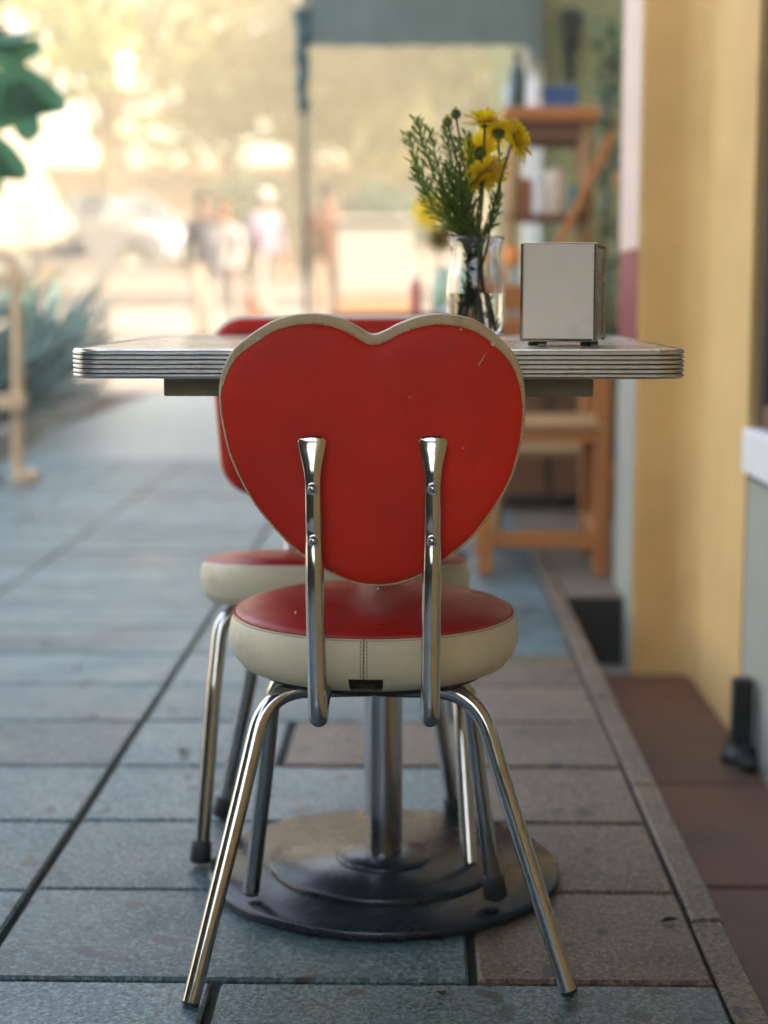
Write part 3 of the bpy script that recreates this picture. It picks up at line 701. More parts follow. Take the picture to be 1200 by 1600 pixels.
def sprig(lab, tip, root, seedv, Y=2.262, dens=46, leafL=.022, bow=(-.01, 0, .0)):
    rr_ = random.Random(seedv); root = Vector(vb(*root)); t = thing('green_sprig', lab, 'foliage', root, 0, 'feathery green sprigs in the vase')
    T = tp(tip[0], tip[1], Y)-root; nk = neck((rr_.uniform(-.016, .004), rr_.uniform(-.012, .012)))-root
    P = smooth_path([Vector(), nk, nk.lerp(T, .55)+Vector(bow), T], 10); tube_obj('stem', P, [.0016*(1-.6*i/len(P)) for i in range(len(P))], stem_m, t, 6)
    bm = bmesh.new(); n0 = int(len(P)*(.34 if seedv % 2 else .03))
    for i in range(dens):
        u = i/dens; k = n0+u*(len(P)-1-n0); a = P[int(k)]; b = P[min(int(k)+1, len(P)-1)]; c = a.lerp(b, k % 1); d = (b-a)
        if d.length < 1e-6: d = Vector((0, 0, 1))
        d.normalize(); ph_ = i*2.4+rr_.uniform(-.3, .3); s = d.orthogonal().normalized(); s = (Matrix.Rotation(ph_, 3, d) @ s)
        dr = (s*.75+d*.75).normalized(); L = leafL*(1.15-.55*u)*rr_.uniform(.7, 1.2)*(.5 if k < len(P)*.34 else 1)
        quad_petal(bm, c, dr, dr.cross(d).normalized(), d.cross(dr.cross(d)).normalized()*0+d, L, .0040, .25)
        if i % 2 == 0:
            for q in (.4, .65): 
                for sg in (-1, 1):
                    e = (dr+dr.cross(d).normalized()*sg*.8).normalized(); quad_petal(bm, c+dr*L*q, e, e.cross(d).normalized(), d, L*.55, .0024, .2)
    bm_obj('leaflets', bm, fern_m, t, None, True)
SP = [('longest feathery sprig arching to the upper left of the vase', (652, 190), (-.012, .0), 11, 2.25, (-.012, 0, .01)), ('outermost left feathery sprig with tip bending down', (638, 212), (-.008, .006), 12, 2.27, (-.018, 0, .012)),
      ('low left feathery sprig under the outermost one', (650, 265), (-.014, -.004), 13, 2.24, (-.01, 0, .0)), ('feathery sprig between the left tips and the buds', (672, 205), (-.006, -.006), 14, 2.27, (-.006, 0, .006)),
      ('upright feathery sprig below the buds', (697, 205), (-.002, .008), 15, 2.26, (-.004, 0, .0)), ('feathery sprig just right of the buds', (716, 222), (.0, -.008), 16, 2.25, (0, 0, 0)),
      ('dense short sprig in the middle of the bouquet', (700, 262), (.004, .004), 17, 2.235, (-.004, 0, 0)), ('dense short sprig low over the vase rim', (690, 300), (-.01, .008), 18, 2.25, (-.006, 0, 0)),
      ('narrow leafy sprig beside the yellow blooms', (731, 215), (.006, .0), 19, 2.275, (0, 0, 0)), ('short leafy sprig rising right of the vase rim', (775, 310), (.012, .002), 20, 2.26, (.004, 0, 0)),
      ('bushy short sprig filling the vase mouth', (722, 290), (.002, -.01), 21, 2.25, (0, 0, 0))]
for (lab, tip, root, sd_, Y_, bw) in SP: sprig(lab, tip, root, sd_, Y_, 74, .022, bw)

# napkin dispenser
nd = thing('napkin_dispenser', 'metal napkin dispenser with chrome face plate, reflection painted pale, on black feet beside the vase', 'napkin holder', (.1835, 2.052, TZ), R(-13))
shell = bmesh.new(); W2, D2, Hn = .0455, .048, .120
body = box_obj('body', (-W2, -D2+.004, .006), (W2, D2-.004, .006+Hn-.002), mat('dull_chrome_box', (.62, .58, .52), .16, 1.0, var=.15, vscale=40, wear=.25, dark=(.35, .2, .12), dscale=30), nd, .006)
plate_m = mat('painted_reflection_plate', (.92, .87, .78), .30, 0.0, coat=.4, var=.04, vscale=14, dark=(.62, .57, .5), dscale=10, dlo=.6, dhi=.9, wear=.1)  # pale colour stands in for brightness mirrored in the chrome plate
for s in (-1, 1):
    pl = box_obj('face_plate', (-W2-.001, s*D2-.003, .006), (W2+.001, s*D2+.003, .006+Hn), plate_m, nd, .0028)
    for (x0_, x1_, z0_, z1_) in ((-W2-.002, -W2+.002, .0055, .0065+Hn), (W2-.002, W2+.002, .0055, .0065+Hn), (-W2+.0022, W2-.0022, .0055, .0095)): box_obj('rim', (x0_, s*D2-.0042, z0_), (x1_, s*D2+.0042, z1_), chrome, nd, .0012)
box_obj('top_rim', (-W2-.0005, -D2-.001, .006+Hn-.003), (W2+.0005, D2+.001, .006+Hn+.0012), mat('brass_rim', (.50, .36, .18), .3, 1.0), nd, .0015)
for sx in (-1, 1):
    for sy in (-1, 1): lathe_obj('rubber_foot', [(0, 0), (.0065, 0), (.007, .003), (.006, .0065), (0, .0065)], rubber, nd, (sx*.033, sy*.036, 0), 14)

# ================================================================== SECOND TABLE behind, with its own vase and bottle
t2 = thing('round_table', 'small round table with thin wooden rim behind the chairs', 'table', (-.03, 5.2, 0))
lathe_obj('table_top', [(0, .777), (.245, .777), (.262, .781), (.264, .789), (.258, .793), (0, .793)], [brownwood], t2, seg=64)
lathe_obj('pole', [(.024, .03), (.024, .777)], black, t2, seg=20); lathe_obj('base_plate', [(0, .0), (.19, .0), (.19, .012), (.03, .035), (0, .035)], black, t2, seg=40)
v2 = thing('small_vase', 'small bluish glass vase on the round table behind', 'vase', (.075, 5.15, .793))
lathe_obj('bottle', [(0, .002), (.028, .001), (.034, .02), (.036, .08), (.03, .11), (.024, .125), (.028, .142), (.026, .142), (.022, .125), (.028, .11), (.034, .08), (.032, .02), (0, .006)], glass_mat('blue_glass', (.62, .82, .88)), v2, seg=28)
flower('yellow_flower', 'big blurred yellow flower standing on the round table behind', (.075, 5.15, .80), plane(676, 330, 5.13), (-.1, -.8, .3), .062, 'yellow flowers on the round table', 31)
flower('yellow_flower', 'smaller olive yellow flower below the big blurred one', (.08, 5.16, .80), plane(688, 372, 5.17), (.1, -.8, .2), .045, 'yellow flowers on the round table', 32, mat('olive_petal', (.30, .22, .03), .6, trans=.2))
sb = thing('sauce_bottle', 'pinkish red squeeze bottle left of the small vase', 'bottle', (-.012, 5.12, .793))
lathe_obj('body', [(0, 0), (.017, 0), (.018, .01), (.018, .085), (.012, .10), (0, .10)], mat('pink_red_plastic', (.65, .22, .16), .4), sb, seg=20)
lathe_obj('nozzle', [(.012, .1005), (.010, .11), (.004, .135), (0, .136)], white, sb, seg=16)

# ================================================================== WOODEN FURNITURE on the right
wc = thing('wooden_armchair', 'orange brown wooden chair by the pillar under the table edge', 'chair', (.385, 5.05, 0))
Wc = Vector((.385, 5.05, 0))
for x in (-.180, .172):
    bm = bmesh.new(); bar(bm, (x, -.20, 0), (x, -.20, .66), .042, .042, .004); bm_obj('leg', bm, orangewood, wc)
    bm = bmesh.new(); bar(bm, (x, .22, 0), (x, .26, .95), .04, .04, .004); bm_obj('leg', bm, orangewood, wc)
    box_obj('arm_rest', (x-.028, -.225, .661), (x+.028, .25, .685), orangewood, wc, .005)
    box_obj('side_rail', (x-.012, -.178, .10), (x+.012, .20, .14), orangewood, wc, .003)
    box_obj('side_rail', (x-.012, -.178, .40), (x+.012, .20, .44), orangewood, wc, .003)
for (y_, z0, z1) in ((-.20, .082, .130), (-.20, .405, .445), (.225, .405, .445)): box_obj('rail', (-.159, y_-.012, z0), (.151, y_+.012, z1), orangewood_x, wc, .003)
for k in range(5): box_obj('seat_slat', (-.20, -.222+k*.085, .446), (.192, -.222+k*.085+.078, .464), tanwood, wc, .003)
for k in range(3): box_obj('back_slat', (-.16, .232+.012*k, .58+k*.11), (.152, .250+.012*k, .66+k*.11), orangewood_x, wc, .003)
cb = thing('dark_cabinet', 'low dark wooden cabinet behind the orange chair', 'cabinet', (.52, 6.35, 0))
box_obj('carcass', (-.33, 0, .03), (.33, .42, .72), darkwood, cb, .004); box_obj('top_board', (-.345, -.012, .721), (.345, .42, .745), brownwood, cb, .003)
for x in (-.168, .168): d = box_obj('door', (x-.155, -.016, .06), (x+.155, -.001, .69), brownwood, cb, .003); 
for x in (-.04, .04): lathe_obj('knob', [(0, 0), (.008, 0), (.012, .012), (0, .018)], black, cb, (x, -.03, .42), 12)

# tall wooden stand with shelves
ws = thing('wooden_stand', 'tall tan wooden stand with splayed legs and shelves beside the pillar', 'stand', (.44, 5.62, 0))
for sx in (-1, 1):
    for sy in (-1, 1):
        bm = bmesh.new(); bar(bm, (sx*.175, sy*.16, 0), (sx*.118, sy*.105, 1.425), .036, .030, .004); bm_obj('leg', bm, tanwood, ws)
box_obj('top_board', (-.160, -.145, 1.426), (.160, .145, 1.472), orangewood_x, ws, .006)
for sy in (-1, 1): box_obj('apron_rail', (-.10, sy*.112-.010, 1.36), (.10, sy*.112+.010, 1.42), brownwood, ws, .003)
for k, (zz_, hw) in enumerate(((1.10, .150), (.70, .165), (.30, .178))): box_obj('shelf', (-hw, -hw*.9, zz_), (hw, hw*.9, zz_+.022), [brownwood, orangewood_x, tanwood][k], ws, .003)
bm = bmesh.new(); bar(bm, (-.115, -.172, .72), (.205, -.150, 1.385), .050, .024, .003); bm_obj('diagonal_brace', bm, orangewood, ws)
def stand_item(name, lab, cat, x, y, z, prof, m, grp=None, seg=20, lid=None):
    t = thing(name, lab, cat, (.44+x, 5.62+y, z), 0, grp); lathe_obj('body', prof, m, t, seg=seg)
    if lid: lathe_obj('lid', lid[0], lid[1], t, seg=seg)
    return t
bottle_p = lambda r, h: [(0, 0), (r, 0), (r, h*.6), (r*.4, h*.78), (r*.36, h), (0, h)]
jar_p = lambda r, h: [(0, 0), (r, 0), (r*1.02, h*.1), (r*1.02, h*.85), (r*.8, h*.95), (r*.8, h), (0, h)]
stand_item('white_bottle', 'short white bottle beside the blue box on the stand', 'bottle', -.055, -.08, 1.472, bottle_p(.022, .12), white)
stand_item('dark_bottle', 'dark green bottle at the left of the stand top', 'bottle', -.112, -.07, 1.472, bottle_p(.028, .19), mat('dark_green_glass', (.02, .045, .035), .15))
stand_item('pale_bottle', 'pale blue bottle at the back of the stand top', 'bottle', -.12, .06, 1.472, bottle_p(.024, .15), mat('pale_blue', (.35, .48, .6), .4))
bx = thing('blue_box', 'dark blue box on top of the wooden stand', 'box', (.475, 5.60, 1.4725))
box_obj('body', (-.055, -.04, 0), (.06, .05, .060), mat('blue_card', (.035, .09, .22), .6, var=.1), bx, .002); box_obj('lid', (-.058, -.043, .0605), (.063, .053, .076), mat('blue_card_lid', (.05, .12, .27), .6), bx, .002)
pot_m = mat('terracotta_pot', (.36, .14, .06), .8, var=.15, vscale=20)
for i, (x, y, z, h, r, m_, nm, lab, cat) in enumerate(((-.09, -.06, 1.122, .12, .035, pot_m, 'clay_pot', 'left clay pot on the upper shelf of the stand', 'pot'), (.02, -.06, 1.122, .15, .04, mat('cream_jar', (.6, .5, .36), .5), 'cream_jar', 'cream jar on the upper shelf of the stand', 'jar'),
        (.10, .02, 1.122, .10, .03, mat('teal_jar', (.05, .2, .2), .4), 'teal_jar', 'teal jar at the right of the upper shelf', 'jar'))): stand_item(nm, lab, cat, x, y, z, jar_p(r, h), m_)
stand_item('tall_jar', 'tall pale jar with orange lid behind the vase', 'jar', -.125, -.12, .722, jar_p(.027, .23), mat('pale_teal_jar', (.42, .52, .48), .35, var=.3, vscale=18), lid=([(.029, .231), (.029, .28), (.024, .29), (0, .29)], mat('orange_lid', (.75, .25, .03), .4)))
stand_item('brown_crock', 'brown crock on the middle shelf of the stand', 'jar', .02, -.08, .722, jar_p(.05, .17), mat('brown_glaze', (.10, .045, .02), .3))

# potted climber by the pillar corner
pc = thing('potted_climber', 'leafy climbing plant in a pot between stand and pillar', 'plant', (.72, 6.1, 0))
lathe_obj('pot', [(0, .0), (.08, 0), (.105, .18), (.11, .2), (.095, .2), (.085, .17), (0, .17)], pot_m, pc, seg=24)
tube_obj('stem', smooth_path([(0, 0, .15), (.01, .02, .6), (-.03, 0, 1.1), (.0, .03, 1.75)], 8), .009, mat('bark', (.09, .06, .035), .9), pc, 8)
def leaf_quad(bm, c, d, n, L, W):
    d = d.normalized(); s = d.cross(n)
    if s.length < 1e-4: s = d.orthogonal()
    s.normalize(); u = s.cross(d)
    a = bm.verts.new(c); b = bm.verts.new(c+d*L*.5+s*W/2+u*W*.12); e = bm.verts.new(c+d*L); f = bm.verts.new(c+d*L*.5-s*W/2+u*W*.12); bm.faces.new((a, b, e, f))
def rv(r_): 
    while True:
        v = Vector((r_.uniform(-1, 1), r_.uniform(-1, 1), r_.uniform(-1, 1)))
        if .05 < v.length < 1: return v
bm = bmesh.new(); r4 = random.Random(4)
for i in range(420):
    z_ = r4.uniform(.5, 1.85); c = Vector((r4.gauss(0, .055), r4.gauss(0, .06), z_)); leaf_quad(bm, c, rv(r4)+Vector((0, 0, -.3)), rv(r4), r4.uniform(.03, .06), .028)
bm_obj('foliage', bm, mat('climber_leaf', (.05, .11, .05), .5, var=.4, vscale=6, trans=.2), pc)
bm = bmesh.new()
for i in range(60):
    z_ = r4.uniform(.9, 1.7); c = Vector((r4.gauss(0.02, .05), r4.gauss(-.04, .05), z_)); leaf_quad(bm, c, rv(r4), rv(r4), .03, .028)
bm_obj('orange_blossoms', bm, mat('orange_blossom', (.62, .30, .14), .6, trans=.2), pc)

# ================================================================== LEFT: easel, fig branch, parasol
es = thing('wooden_easel', 'pale wooden easel standing at the left edge of the pavement', 'easel', (-2.0, 7.25, 0))
def esbar(name, a, b, wx=.04, wy=.03, m=palewood):
    bm = bmesh.new(); bar(bm, a, b, wx, wy, .004); return bm_obj(name, bm, m, es)
esbar('leg', (.165, 0, 0), (.185, .02, 1.0), .045, .035); esbar('leg', (-.42, 0, 0), (-.40, .02, 1.0), .055, .035); esbar('leg', (-.1, .45, 0), (-.1, .06, 1.0), .035, .03)
box_obj('tray', (-.46, -.07, .34), (.215, .0, .40), palewood, es, .004); box_obj('top_bar', (-.46, 0.0, .88), (.215, .045, .94), palewood, es, .004)
box_obj('board', (-.38, -.02, .41), (-.06, -.001, .85), mat('easel_board', (.40, .26, .12), .7, var=.3, vscale=9), es, .003)
box_obj('foot_block', (.17, -.06, 0.001), (.25, .05, .055), palewood, es, .006)
bb = thing('black_bag_stand', 'thin black folding stand leaning beside the easel foot', 'stand', (-1.93, 6.98, 0))
for a, b in (((-.06, 0, .0), (.03, 0, .0)), ): pass
for (a, b) in (((.06, -.05, .0), (-.10, .02, .26)), ((-.14, -.05, .0), (.03, .02, .26)), ((.06, .12, .0), (-.10, .04, .26))):
    bm = bmesh.new(); tube(bm, [a, b], .011, 10); bm_obj('leg', bm, black, bb)
tube_obj('cross_bar', [(-.13, .03, .262), (.06, .03, .262)], .010, black, bb)
ft = thing('fig_tree', 'fig tree with lobed green leaves reaching in at the upper left', 'tree', (-2.35, 5.3, 0))
FO = Vector((-2.35, 5.3, 0))
tube_obj('trunk', smooth_path([(0, 0, -.02), (.03, .02, .6), (-.02, 0, 1.2), (.06, -.02, 1.8), (.1, 0, 2.6)], 6), [.06-.035*i/24 for i in range(25)], mat('fig_bark', (.16, .14, .11), .9, var=.3, vscale=20), ft, 12)
fig_m = mat('fig_leaf', (.10, .27, .14), .45, var=.25, vscale=9, trans=.6, rand=.15)
def fig_leaf():
    half = [(0, 0), (.03, -.025), (.085, -.04), (.12, -.015), (.10, .02), (.045, .045), (.10, .10), (.15, .17), (.155, .225), (.125, .23), (.075, .165), (.030, .10), (.045, .17), (.052, .24), (.035, .30), (0, .315)]
    pts = [Vector((x, y, 0)) for x, y in half]; pts = smooth_path(pts, 3)
    bm = bmesh.new(); L_ = [bm.verts.new((p.x, p.y, -.35*abs(p.x)**1.5+.25*p.x*p.x-.12*(p.y-.1)**2*3)) for p in pts]; Rr = [bm.verts.new((-p.x, p.y, -.35*abs(p.x)**1.5+.25*p.x*p.x-.12*(p.y-.1)**2*3)) for p in pts]
    M_ = [bm.verts.new((0, p.y*.98+.002, -.12*(p.y-.1)**2*3-.004)) for p in pts]
    for A in (L_, Rr):
        for i in range(len(A)-1):
            try: bm.faces.new((A[i], A[i+1], M_[i+1], M_[i]))
            except ValueError: pass
    bmesh.ops.remove_doubles(bm, verts=bm.verts, dist=.0008); bmesh.ops.recalc_face_normals(bm, faces=bm.faces[:]); me = bpy.data.meshes.new('leaf'); bm.to_mesh(me); bm.free(); me.materials.append(fig_m); me.polygons.foreach_set('use_smooth', [True]*len(me.polygons)); return me
FL = fig_leaf()
bp_ = smooth_path([(.05, 0, 1.55), (.45, -.15, 1.75), (.85, -.35, 1.72), (1.12, -.45, 1.62)], 8); tube_obj('branch', bp_, [.022-.013*i/24 for i in range(25)], MATS['fig_bark'], ft, 8)
bp2 = smooth_path([(.05, 0, 1.7), (.5, .05, 2.0), (.95, .0, 2.05)], 8); tube_obj('branch', bp2, [.018-.010*i/16 for i in range(17)], MATS['fig_bark'], ft, 8)
LEAVES = [((14, 84), (46, 215), 4.75, .80, (.15, -1, .2)), ((-30, 62), (66, 48), 4.8, .58, (0, -.35, .95)), ((-20, 190), (-14, 300), 4.7, .7, (.3, -.9, .2)), ((-40, 60), (-60, 200), 4.9, .8, (0, -1, .2)), ((-60, 0), (-10, -60), 4.9, .8, (0, -1, .2))]
def put_leaf(a, b, nrm_, s):
    d = (b-a).normalized(); n_ = Vector(nrm_); s_ = d.cross(n_).normalized(); n_ = s_.cross(d); m_ = Matrix((s_, d, n_)).transposed().to_4x4()
    o = new_obj('leaf', FL, None, ft); o.matrix_local = Matrix.Translation(a-FO) @ m_ @ Matrix.Scale(s, 4); return o
for (a, b, Y_, s, n_) in LEAVES: put_leaf(plane(*a, Y_), plane(*b, Y_), n_, s)
r5 = random.Random(5)
for i in range(26):
    p = FO+Vector(rnd.choice(bp_ if i % 2 else bp2))+Vector((r5.uniform(-.25, -.02), r5.uniform(-.2, .25), r5.uniform(-.05, .25)))
    if p.x > -1.45+(5.5-p.y)*.25: p.x = -1.5
    put_leaf(p, p+Vector((r5.uniform(-1, .3), r5.uniform(-1, 1), r5.uniform(-1, .2))), (r5.uniform(-.4, .4), r5.uniform(-.5, .2), 1), r5.uniform(.6, .85))

pr = thing('white_parasol', 'half folded white parasol standing in the planter bed at left', 'parasol', (-2.80, 11.0, .10))
lathe_obj('base', [(0, 0), (.22, 0), (.22, .06), (.04, .09), (0, .09)], kerb_m, pr, seg=28); tube_obj('pole', [(0, 0, .05), (0, 0, 1.98)], .022, palewood, pr)
bm = bmesh.new(); rings = []; nseg = 96
for j in range(15):
    t = j/14; r_ = .03+.475*t**.92; z_ = 1.92-.78*t-.08*t*t
    rings.append([bm.verts.new((r_*(1+.07*t*math.cos(8*a))*math.cos(a), r_*(1+.07*t*math.cos(8*a))*math.sin(a), z_-(.05*t**4*abs(math.sin(4*a))))) for a in [2*math.pi*k/nseg for k in range(nseg)]])
for a, b in zip(rings, rings[1:]):
    for k in range(nseg): bm.faces.new((a[k], a[(k+1) % nseg], b[(k+1) % nseg], b[k]))
bmesh.ops.solidify(bm, geom=bm.faces[:], thickness=.004)
bm_obj('canopy', bm, mat('white_canvas', (.58, .54, .48), .9, var=.04, vscale=6, trans=.35), pr, None, True)
lathe_obj('finial', [(0, 1.90), (.035, 1.90), (.03, 1.95), (.012, 1.98), (0, 2.0)], palewood, pr, seg=16)

# ================================================================== SUNLIT PLAZA BEYOND
# trees
bark = mat('grey_bark', (.13, .10, .07), .9, var=.3, vscale=6)
LEAFM = [mat('sunny_leaf_a', (.16, .165, .025), .55, var=.45, vscale=1.2, trans=.5), mat('sunny_leaf_b', (.13, .155, .03), .55, var=.45, vscale=1.2, trans=.5), mat('sunny_leaf_c', (.17, .145, .025), .55, var=.45, vscale=1.2, trans=.5)]
def tree(lab, x, y, h, r, n, k, seedv, trunk_h=.24):
    z0 = gz(y) if y < 40 else 1.35; z0 = max(z0, -.2)
    rr_ = random.Random(seedv); t = thing('street_tree', lab, 'tree', (x, y, z0-.05), 0, 'trees beyond the plaza')
    bm = bmesh.new(); th = h*trunk_h
    tube(bm, smooth_path([(0, 0, 0), (rr_.uniform(-.1, .1), 0, th*.6), (rr_.uniform(-.3, .3), rr_.uniform(-.2, .2), th*1.3), (rr_.uniform(-.3, .3), 0, h*.75)], 4), [.022*h*(1-.75*i/12) for i in range(13)], 9)
    clumps = []
    for i in range(16):
        a = i*2.4; rad = r*rr_.uniform(.35, .95); cz = th+(h-th)*rr_.uniform(.12, .92); f = 1-.45*((cz-th)/(h-th))
        c = Vector((math.cos(a)*rad*f, math.sin(a)*rad*f, cz)); clumps.append((c, r*rr_.uniform(.26, .46)))
        if i % 2 == 0: tube(bm, smooth_path([(0, 0, th*rr_.uniform(.8, 1.2)), c*.5+Vector((0, 0, th*.5)), c], 4), [.008*h*(1-.8*q/8) for q in range(9)], 6)
    bm_obj('trunk', bm, bark, t, None, True)
    vs_, fs_ = [], []
    for i in range(int(n*.55)):
        c, cr = rr_.choice(clumps); d = rv(rr_); p = c+d.normalized()*cr*rr_.uniform(.35, 1.05)*Vector((1, 1, .8)).length/1.6
        L = rr_.uniform(.22, .46); u = rv(rr_).normalized(); v = u.orthogonal().normalized()*L*.55; b0 = len(vs_)
        vs_ += [p, p+u*L*.5+v*.5, p+u*L, p+u*L*.5-v*.5]; fs_.append((b0, b0+1, b0+2, b0+3))
    me = bpy.data.meshes.new('crown'); me.from_pydata([tuple(v) for v in vs_], [], fs_); new_obj('crown', me, LEAFM[k % 3], t)
TR = [('broad tree at the far left behind the parasol', -9.5, 27, 9.5, 3.8, 9000), ('tree whose crown stands over the white car', -6.2, 33, 11, 4.2, 9000), ('tall tree just left of the awning post', -2.6, 37, 12, 4.4, 10000),
      ('tree seen through the awning opening, left of the flowers', .6, 34, 9.5, 3.6, 9000), ('tree behind the flowers near the olive house', 3.4, 30, 9, 3.4, 8000), ('distant tree left of the traffic signal', -12.5, 40, 13, 5, 8000),
      ('distant rounded tree between the car and the post', -5.5, 48, 14, 5.5, 8000), ('distant tree behind the awning opening', 3.0, 47, 13, 5.5, 8000), ('low leafy tree behind the walking people', -1.0, 44, 7, 3.6, 7000)]
for i, (lab, x, y, h, r, n) in enumerate(TR): tree(lab, x, y, h, r, n, i, 40+i)
# hedge shrub clumps behind the people
for i, (x, y, r, lab) in enumerate(((-3.3, 31, 1.0, 'dark green shrub right of the white car'), (-.6, 27, .8, 'grey green shrub left of the flowers'))):
    t = thing('shrub', lab, 'plant', (x, y, gz(y)-.03)); rr_ = random.Random(80+i); bm = bmesh.new()
    for k in range(5): tube(bm, [(0, 0, 0), (rr_.uniform(-.4, .4)*r, rr_.uniform(-.4, .4)*r, 1.4*r)], [.03, .01], 6)
    bm_obj('stems', bm, bark, t); bm = bmesh.new()
    for k in range(1500):
        d = rv(rr_); c = Vector((d.x*r, d.y*r, r*1.1+d.z*r)); leaf_quad(bm, c, rv(rr_), rv(rr_), .16, .09)
    bm_obj('foliage', bm, mat('shrub_leaf', (.045, .075, .05), .5, var=.3, vscale=2, trans=.15), t)
# tan building across the plaza
fb = thing('tan_building', 'long tan low building across the plaza behind the trees', 'building', (-4, 56, 1.2))
tan = mat('tan_plaster', (.22, .12, .065), .85, var=.15, vscale=.7)
box_obj('wall', (-22, 0, -.2), (26, 10, 3.9), tan, fb); box_obj('roof', (-22.4, -.5, 3.901), (26.4, 10.5, 4.15), mat('roof_brown', (.22, .11, .06), .85), fb)
wn_m = mat('far_window', (.06, .07, .08), .15)
for i in range(14):
    x = -20+i*3.3; f = box_obj('window', (x, -.08, 1.0), (x+1.5, -.005, 3.2), white, fb); box_obj('pane', (x+.1, -.11, 1.1), (x+1.4, -.081, 3.1), wn_m, f)
# low white planter walls, bollards on the plaza
pw_m = mat('white_stone', (.24, .21, .18), .8, var=.06, vscale=3)
def wall_thing(lab, x0, x1, y, h, d=.5):
    z0 = gz(y)-.05; t = thing('low_wall', lab, 'wall', ((x0+x1)/2, y, z0), 0, 'low white walls on the plaza')
    box_obj('wall', (-(x1-x0)/2, 0, 0), ((x1-x0)/2, d, h), pw_m, t, .02); box_obj('coping', (-(x1-x0)/2-.03, -.03, h+.001), ((x1-x0)/2+.03, d+.03, h+.06), pw_m, t, .015)
wall_thing('low white wall in front of the white car', -5.4, -2.9, 24.5, .42); wall_thing('low white wall behind the wooden bollard', -2.4, -.9, 23.0, .42); wall_thing('long white wall beyond the kiosk', -1.5, 2.4, 26.0, .6)
def bollard(lab, x, y, h=.75, r=.07, m=None):
    t = thing('bollard', lab, 'bollard', (x, y, max(gz(y), -.004)-.03), 0, 'wooden bollards at the pavement end'); lathe_obj('post', [(0, 0), (r, 0), (r, h*.86), (r*.8, h*.9), (0, h*.9)], m or brownwood, t, seg=16)
    lathe_obj('cap', [(r*1.05, h*.9), (r*1.1, h*.94), (r*.6, h), (0, h)], m or brownwood, t, seg=16)
bollard('brown wooden bollard left of the heart backrest', -1.62, 15.6); bollard('thin bollard just beyond the planter bed', -2.86, 14.6, .8, .05, kerb_m); bollard('bollard behind the agaves near the low wall', -3.2, 15.6, .8, .05, kerb_m)
# white kiosk cart
kk = thing('white_kiosk', 'white kiosk counter with peach band left of the flowers', 'kiosk', (-.45, 16.2, gz(16.2)-.02))
box_obj('counter', (-.36, 0, 0.02), (.36, .6, .70), mat('peach_panel', (.30, .20, .13), .6), kk, .01); box_obj('white_panel', (-.37, -.012, .72), (.37, .6, 1.42), mat('kiosk_white', (.32, .29, .25), .6), kk, .01); box_obj('band', (-.372, -.02, .47), (.372, -.013, .60), mat('apricot_band', (.34, .17, .07), .6), kk, .004)
box_obj('top_board', (-.40, -.05, 1.421), (.40, .64, 1.46), MATS['kiosk_white'], kk, .01)
# traffic signal with lit amber lamp
ts = thing('traffic_signal', 'traffic signal on a pole with lit amber lamps above the white car', 'traffic signal', (-5.42, 30, 1.15))
tube_obj('pole', [(0, .2, 0), (0, .2, 4.3)], .06, kerb_m, ts)
for i, (z_, c_, s_) in enumerate(((2.74, (1.0, .36, .12), 9), (3.62, (1.0, .55, .36), 7), (3.95, (1.0, .72, .55), 9))):
    hb = box_obj('housing', (-.17, -.02, z_-.17), (.17, .16, z_+.15), mat('signal_housing', (.30, .24, .16), .6), ts, .02)
    bm = bmesh.new(); lathe(bm, [(.13, 0), (.125, .03), (.07, .06), (0, .07)], 24); o = bm_obj('lamp_lens', bm, emis('lit_lens_%d' % i, c_, s_*.02), hb, None, True); o.matrix_local = Matrix.Translation((0, -.021, z_)) @ Matrix.Rotation(R(90), 4, 'X')

# white car
car = thing('parked_car', 'white car parked beyond the plaza with its front to the right', 'car', (-5.45, 28.6, 1.185), R(-32))
wp = mat('white_car_paint', (.24, .24, .25), .25, coat=.6); cg = mat('car_glass', (.05, .06, .07), .03, spec=.8); tyre_m = mat('tyre', (.02, .02, .02), .8)
def car_side(y, ins):   # profile in (x, z), front at +x
    return [(-2.05+ins, .28), (-2.08+ins, .62), (-2.02+ins, .92), (-1.1, .98), (.75, .96), (1.75-ins, .80), (2.02-ins, .62), (2.05-ins, .34), (1.95-ins, .24), (-1.95+ins, .22)]
bm = bmesh.new(); R_ = []
for (y_, i_, zs) in ((-.84, .06, .96), (-.80, .02, 1.0), (-.4, 0, 1.02), (0, -.02, 1.03), (.4, 0, 1.02), (.80, .02, 1.0), (.84, .06, .96)): R_.append([bm.verts.new((x_, y_, z_*zs if z_ > .5 else z_)) for x_, z_ in car_side(y_, i_)])
for a, b in zip(R_, R_[1:]):
    for k in range(10): bm.faces.new((a[k], a[(k+1) % 10], b[(k+1) % 10], b[k]))
bm.faces.new(R_[0]); bm.faces.new(R_[-1][::-1]); bm_obj('body', bm, wp, car, None, True, 35)
gh = [(-1.55, .95), (-1.05, 1.38), (.1, 1.43), (.45, 1.36), (1.05, .93)]
bm = bmesh.new(); R_ = []
for (y_, q) in ((-.78, 0), (-.62, 1), (.62, 1), (.78, 0)):
    R_.append([bm.verts.new((x_*.99 if q else x_, y_ if z_ < 1 or q else y_, z_ if q else min(z_, 1.0))) for x_, z_ in gh])
for a, b in zip(R_, R_[1:]):
    for k in range(4): 
        f = bm.faces.new((a[k], a[k+1], b[k+1], b[k]))
bmesh.ops.remove_doubles(bm, verts=bm.verts, dist=.001); bm_obj('cabin', bm, cg, car)
bm = bmesh.new(); v = [bm.verts.new(p) for p in ((-1.08, -.6, 1.40), (.2, -.6, 1.44), (.2, .6, 1.44), (-1.08, .6, 1.40))]; bm.faces.new(v); bmesh.ops.solidify(bm, geom=bm.faces[:], thickness=.03); bm_obj('roof', bm, wp, car)
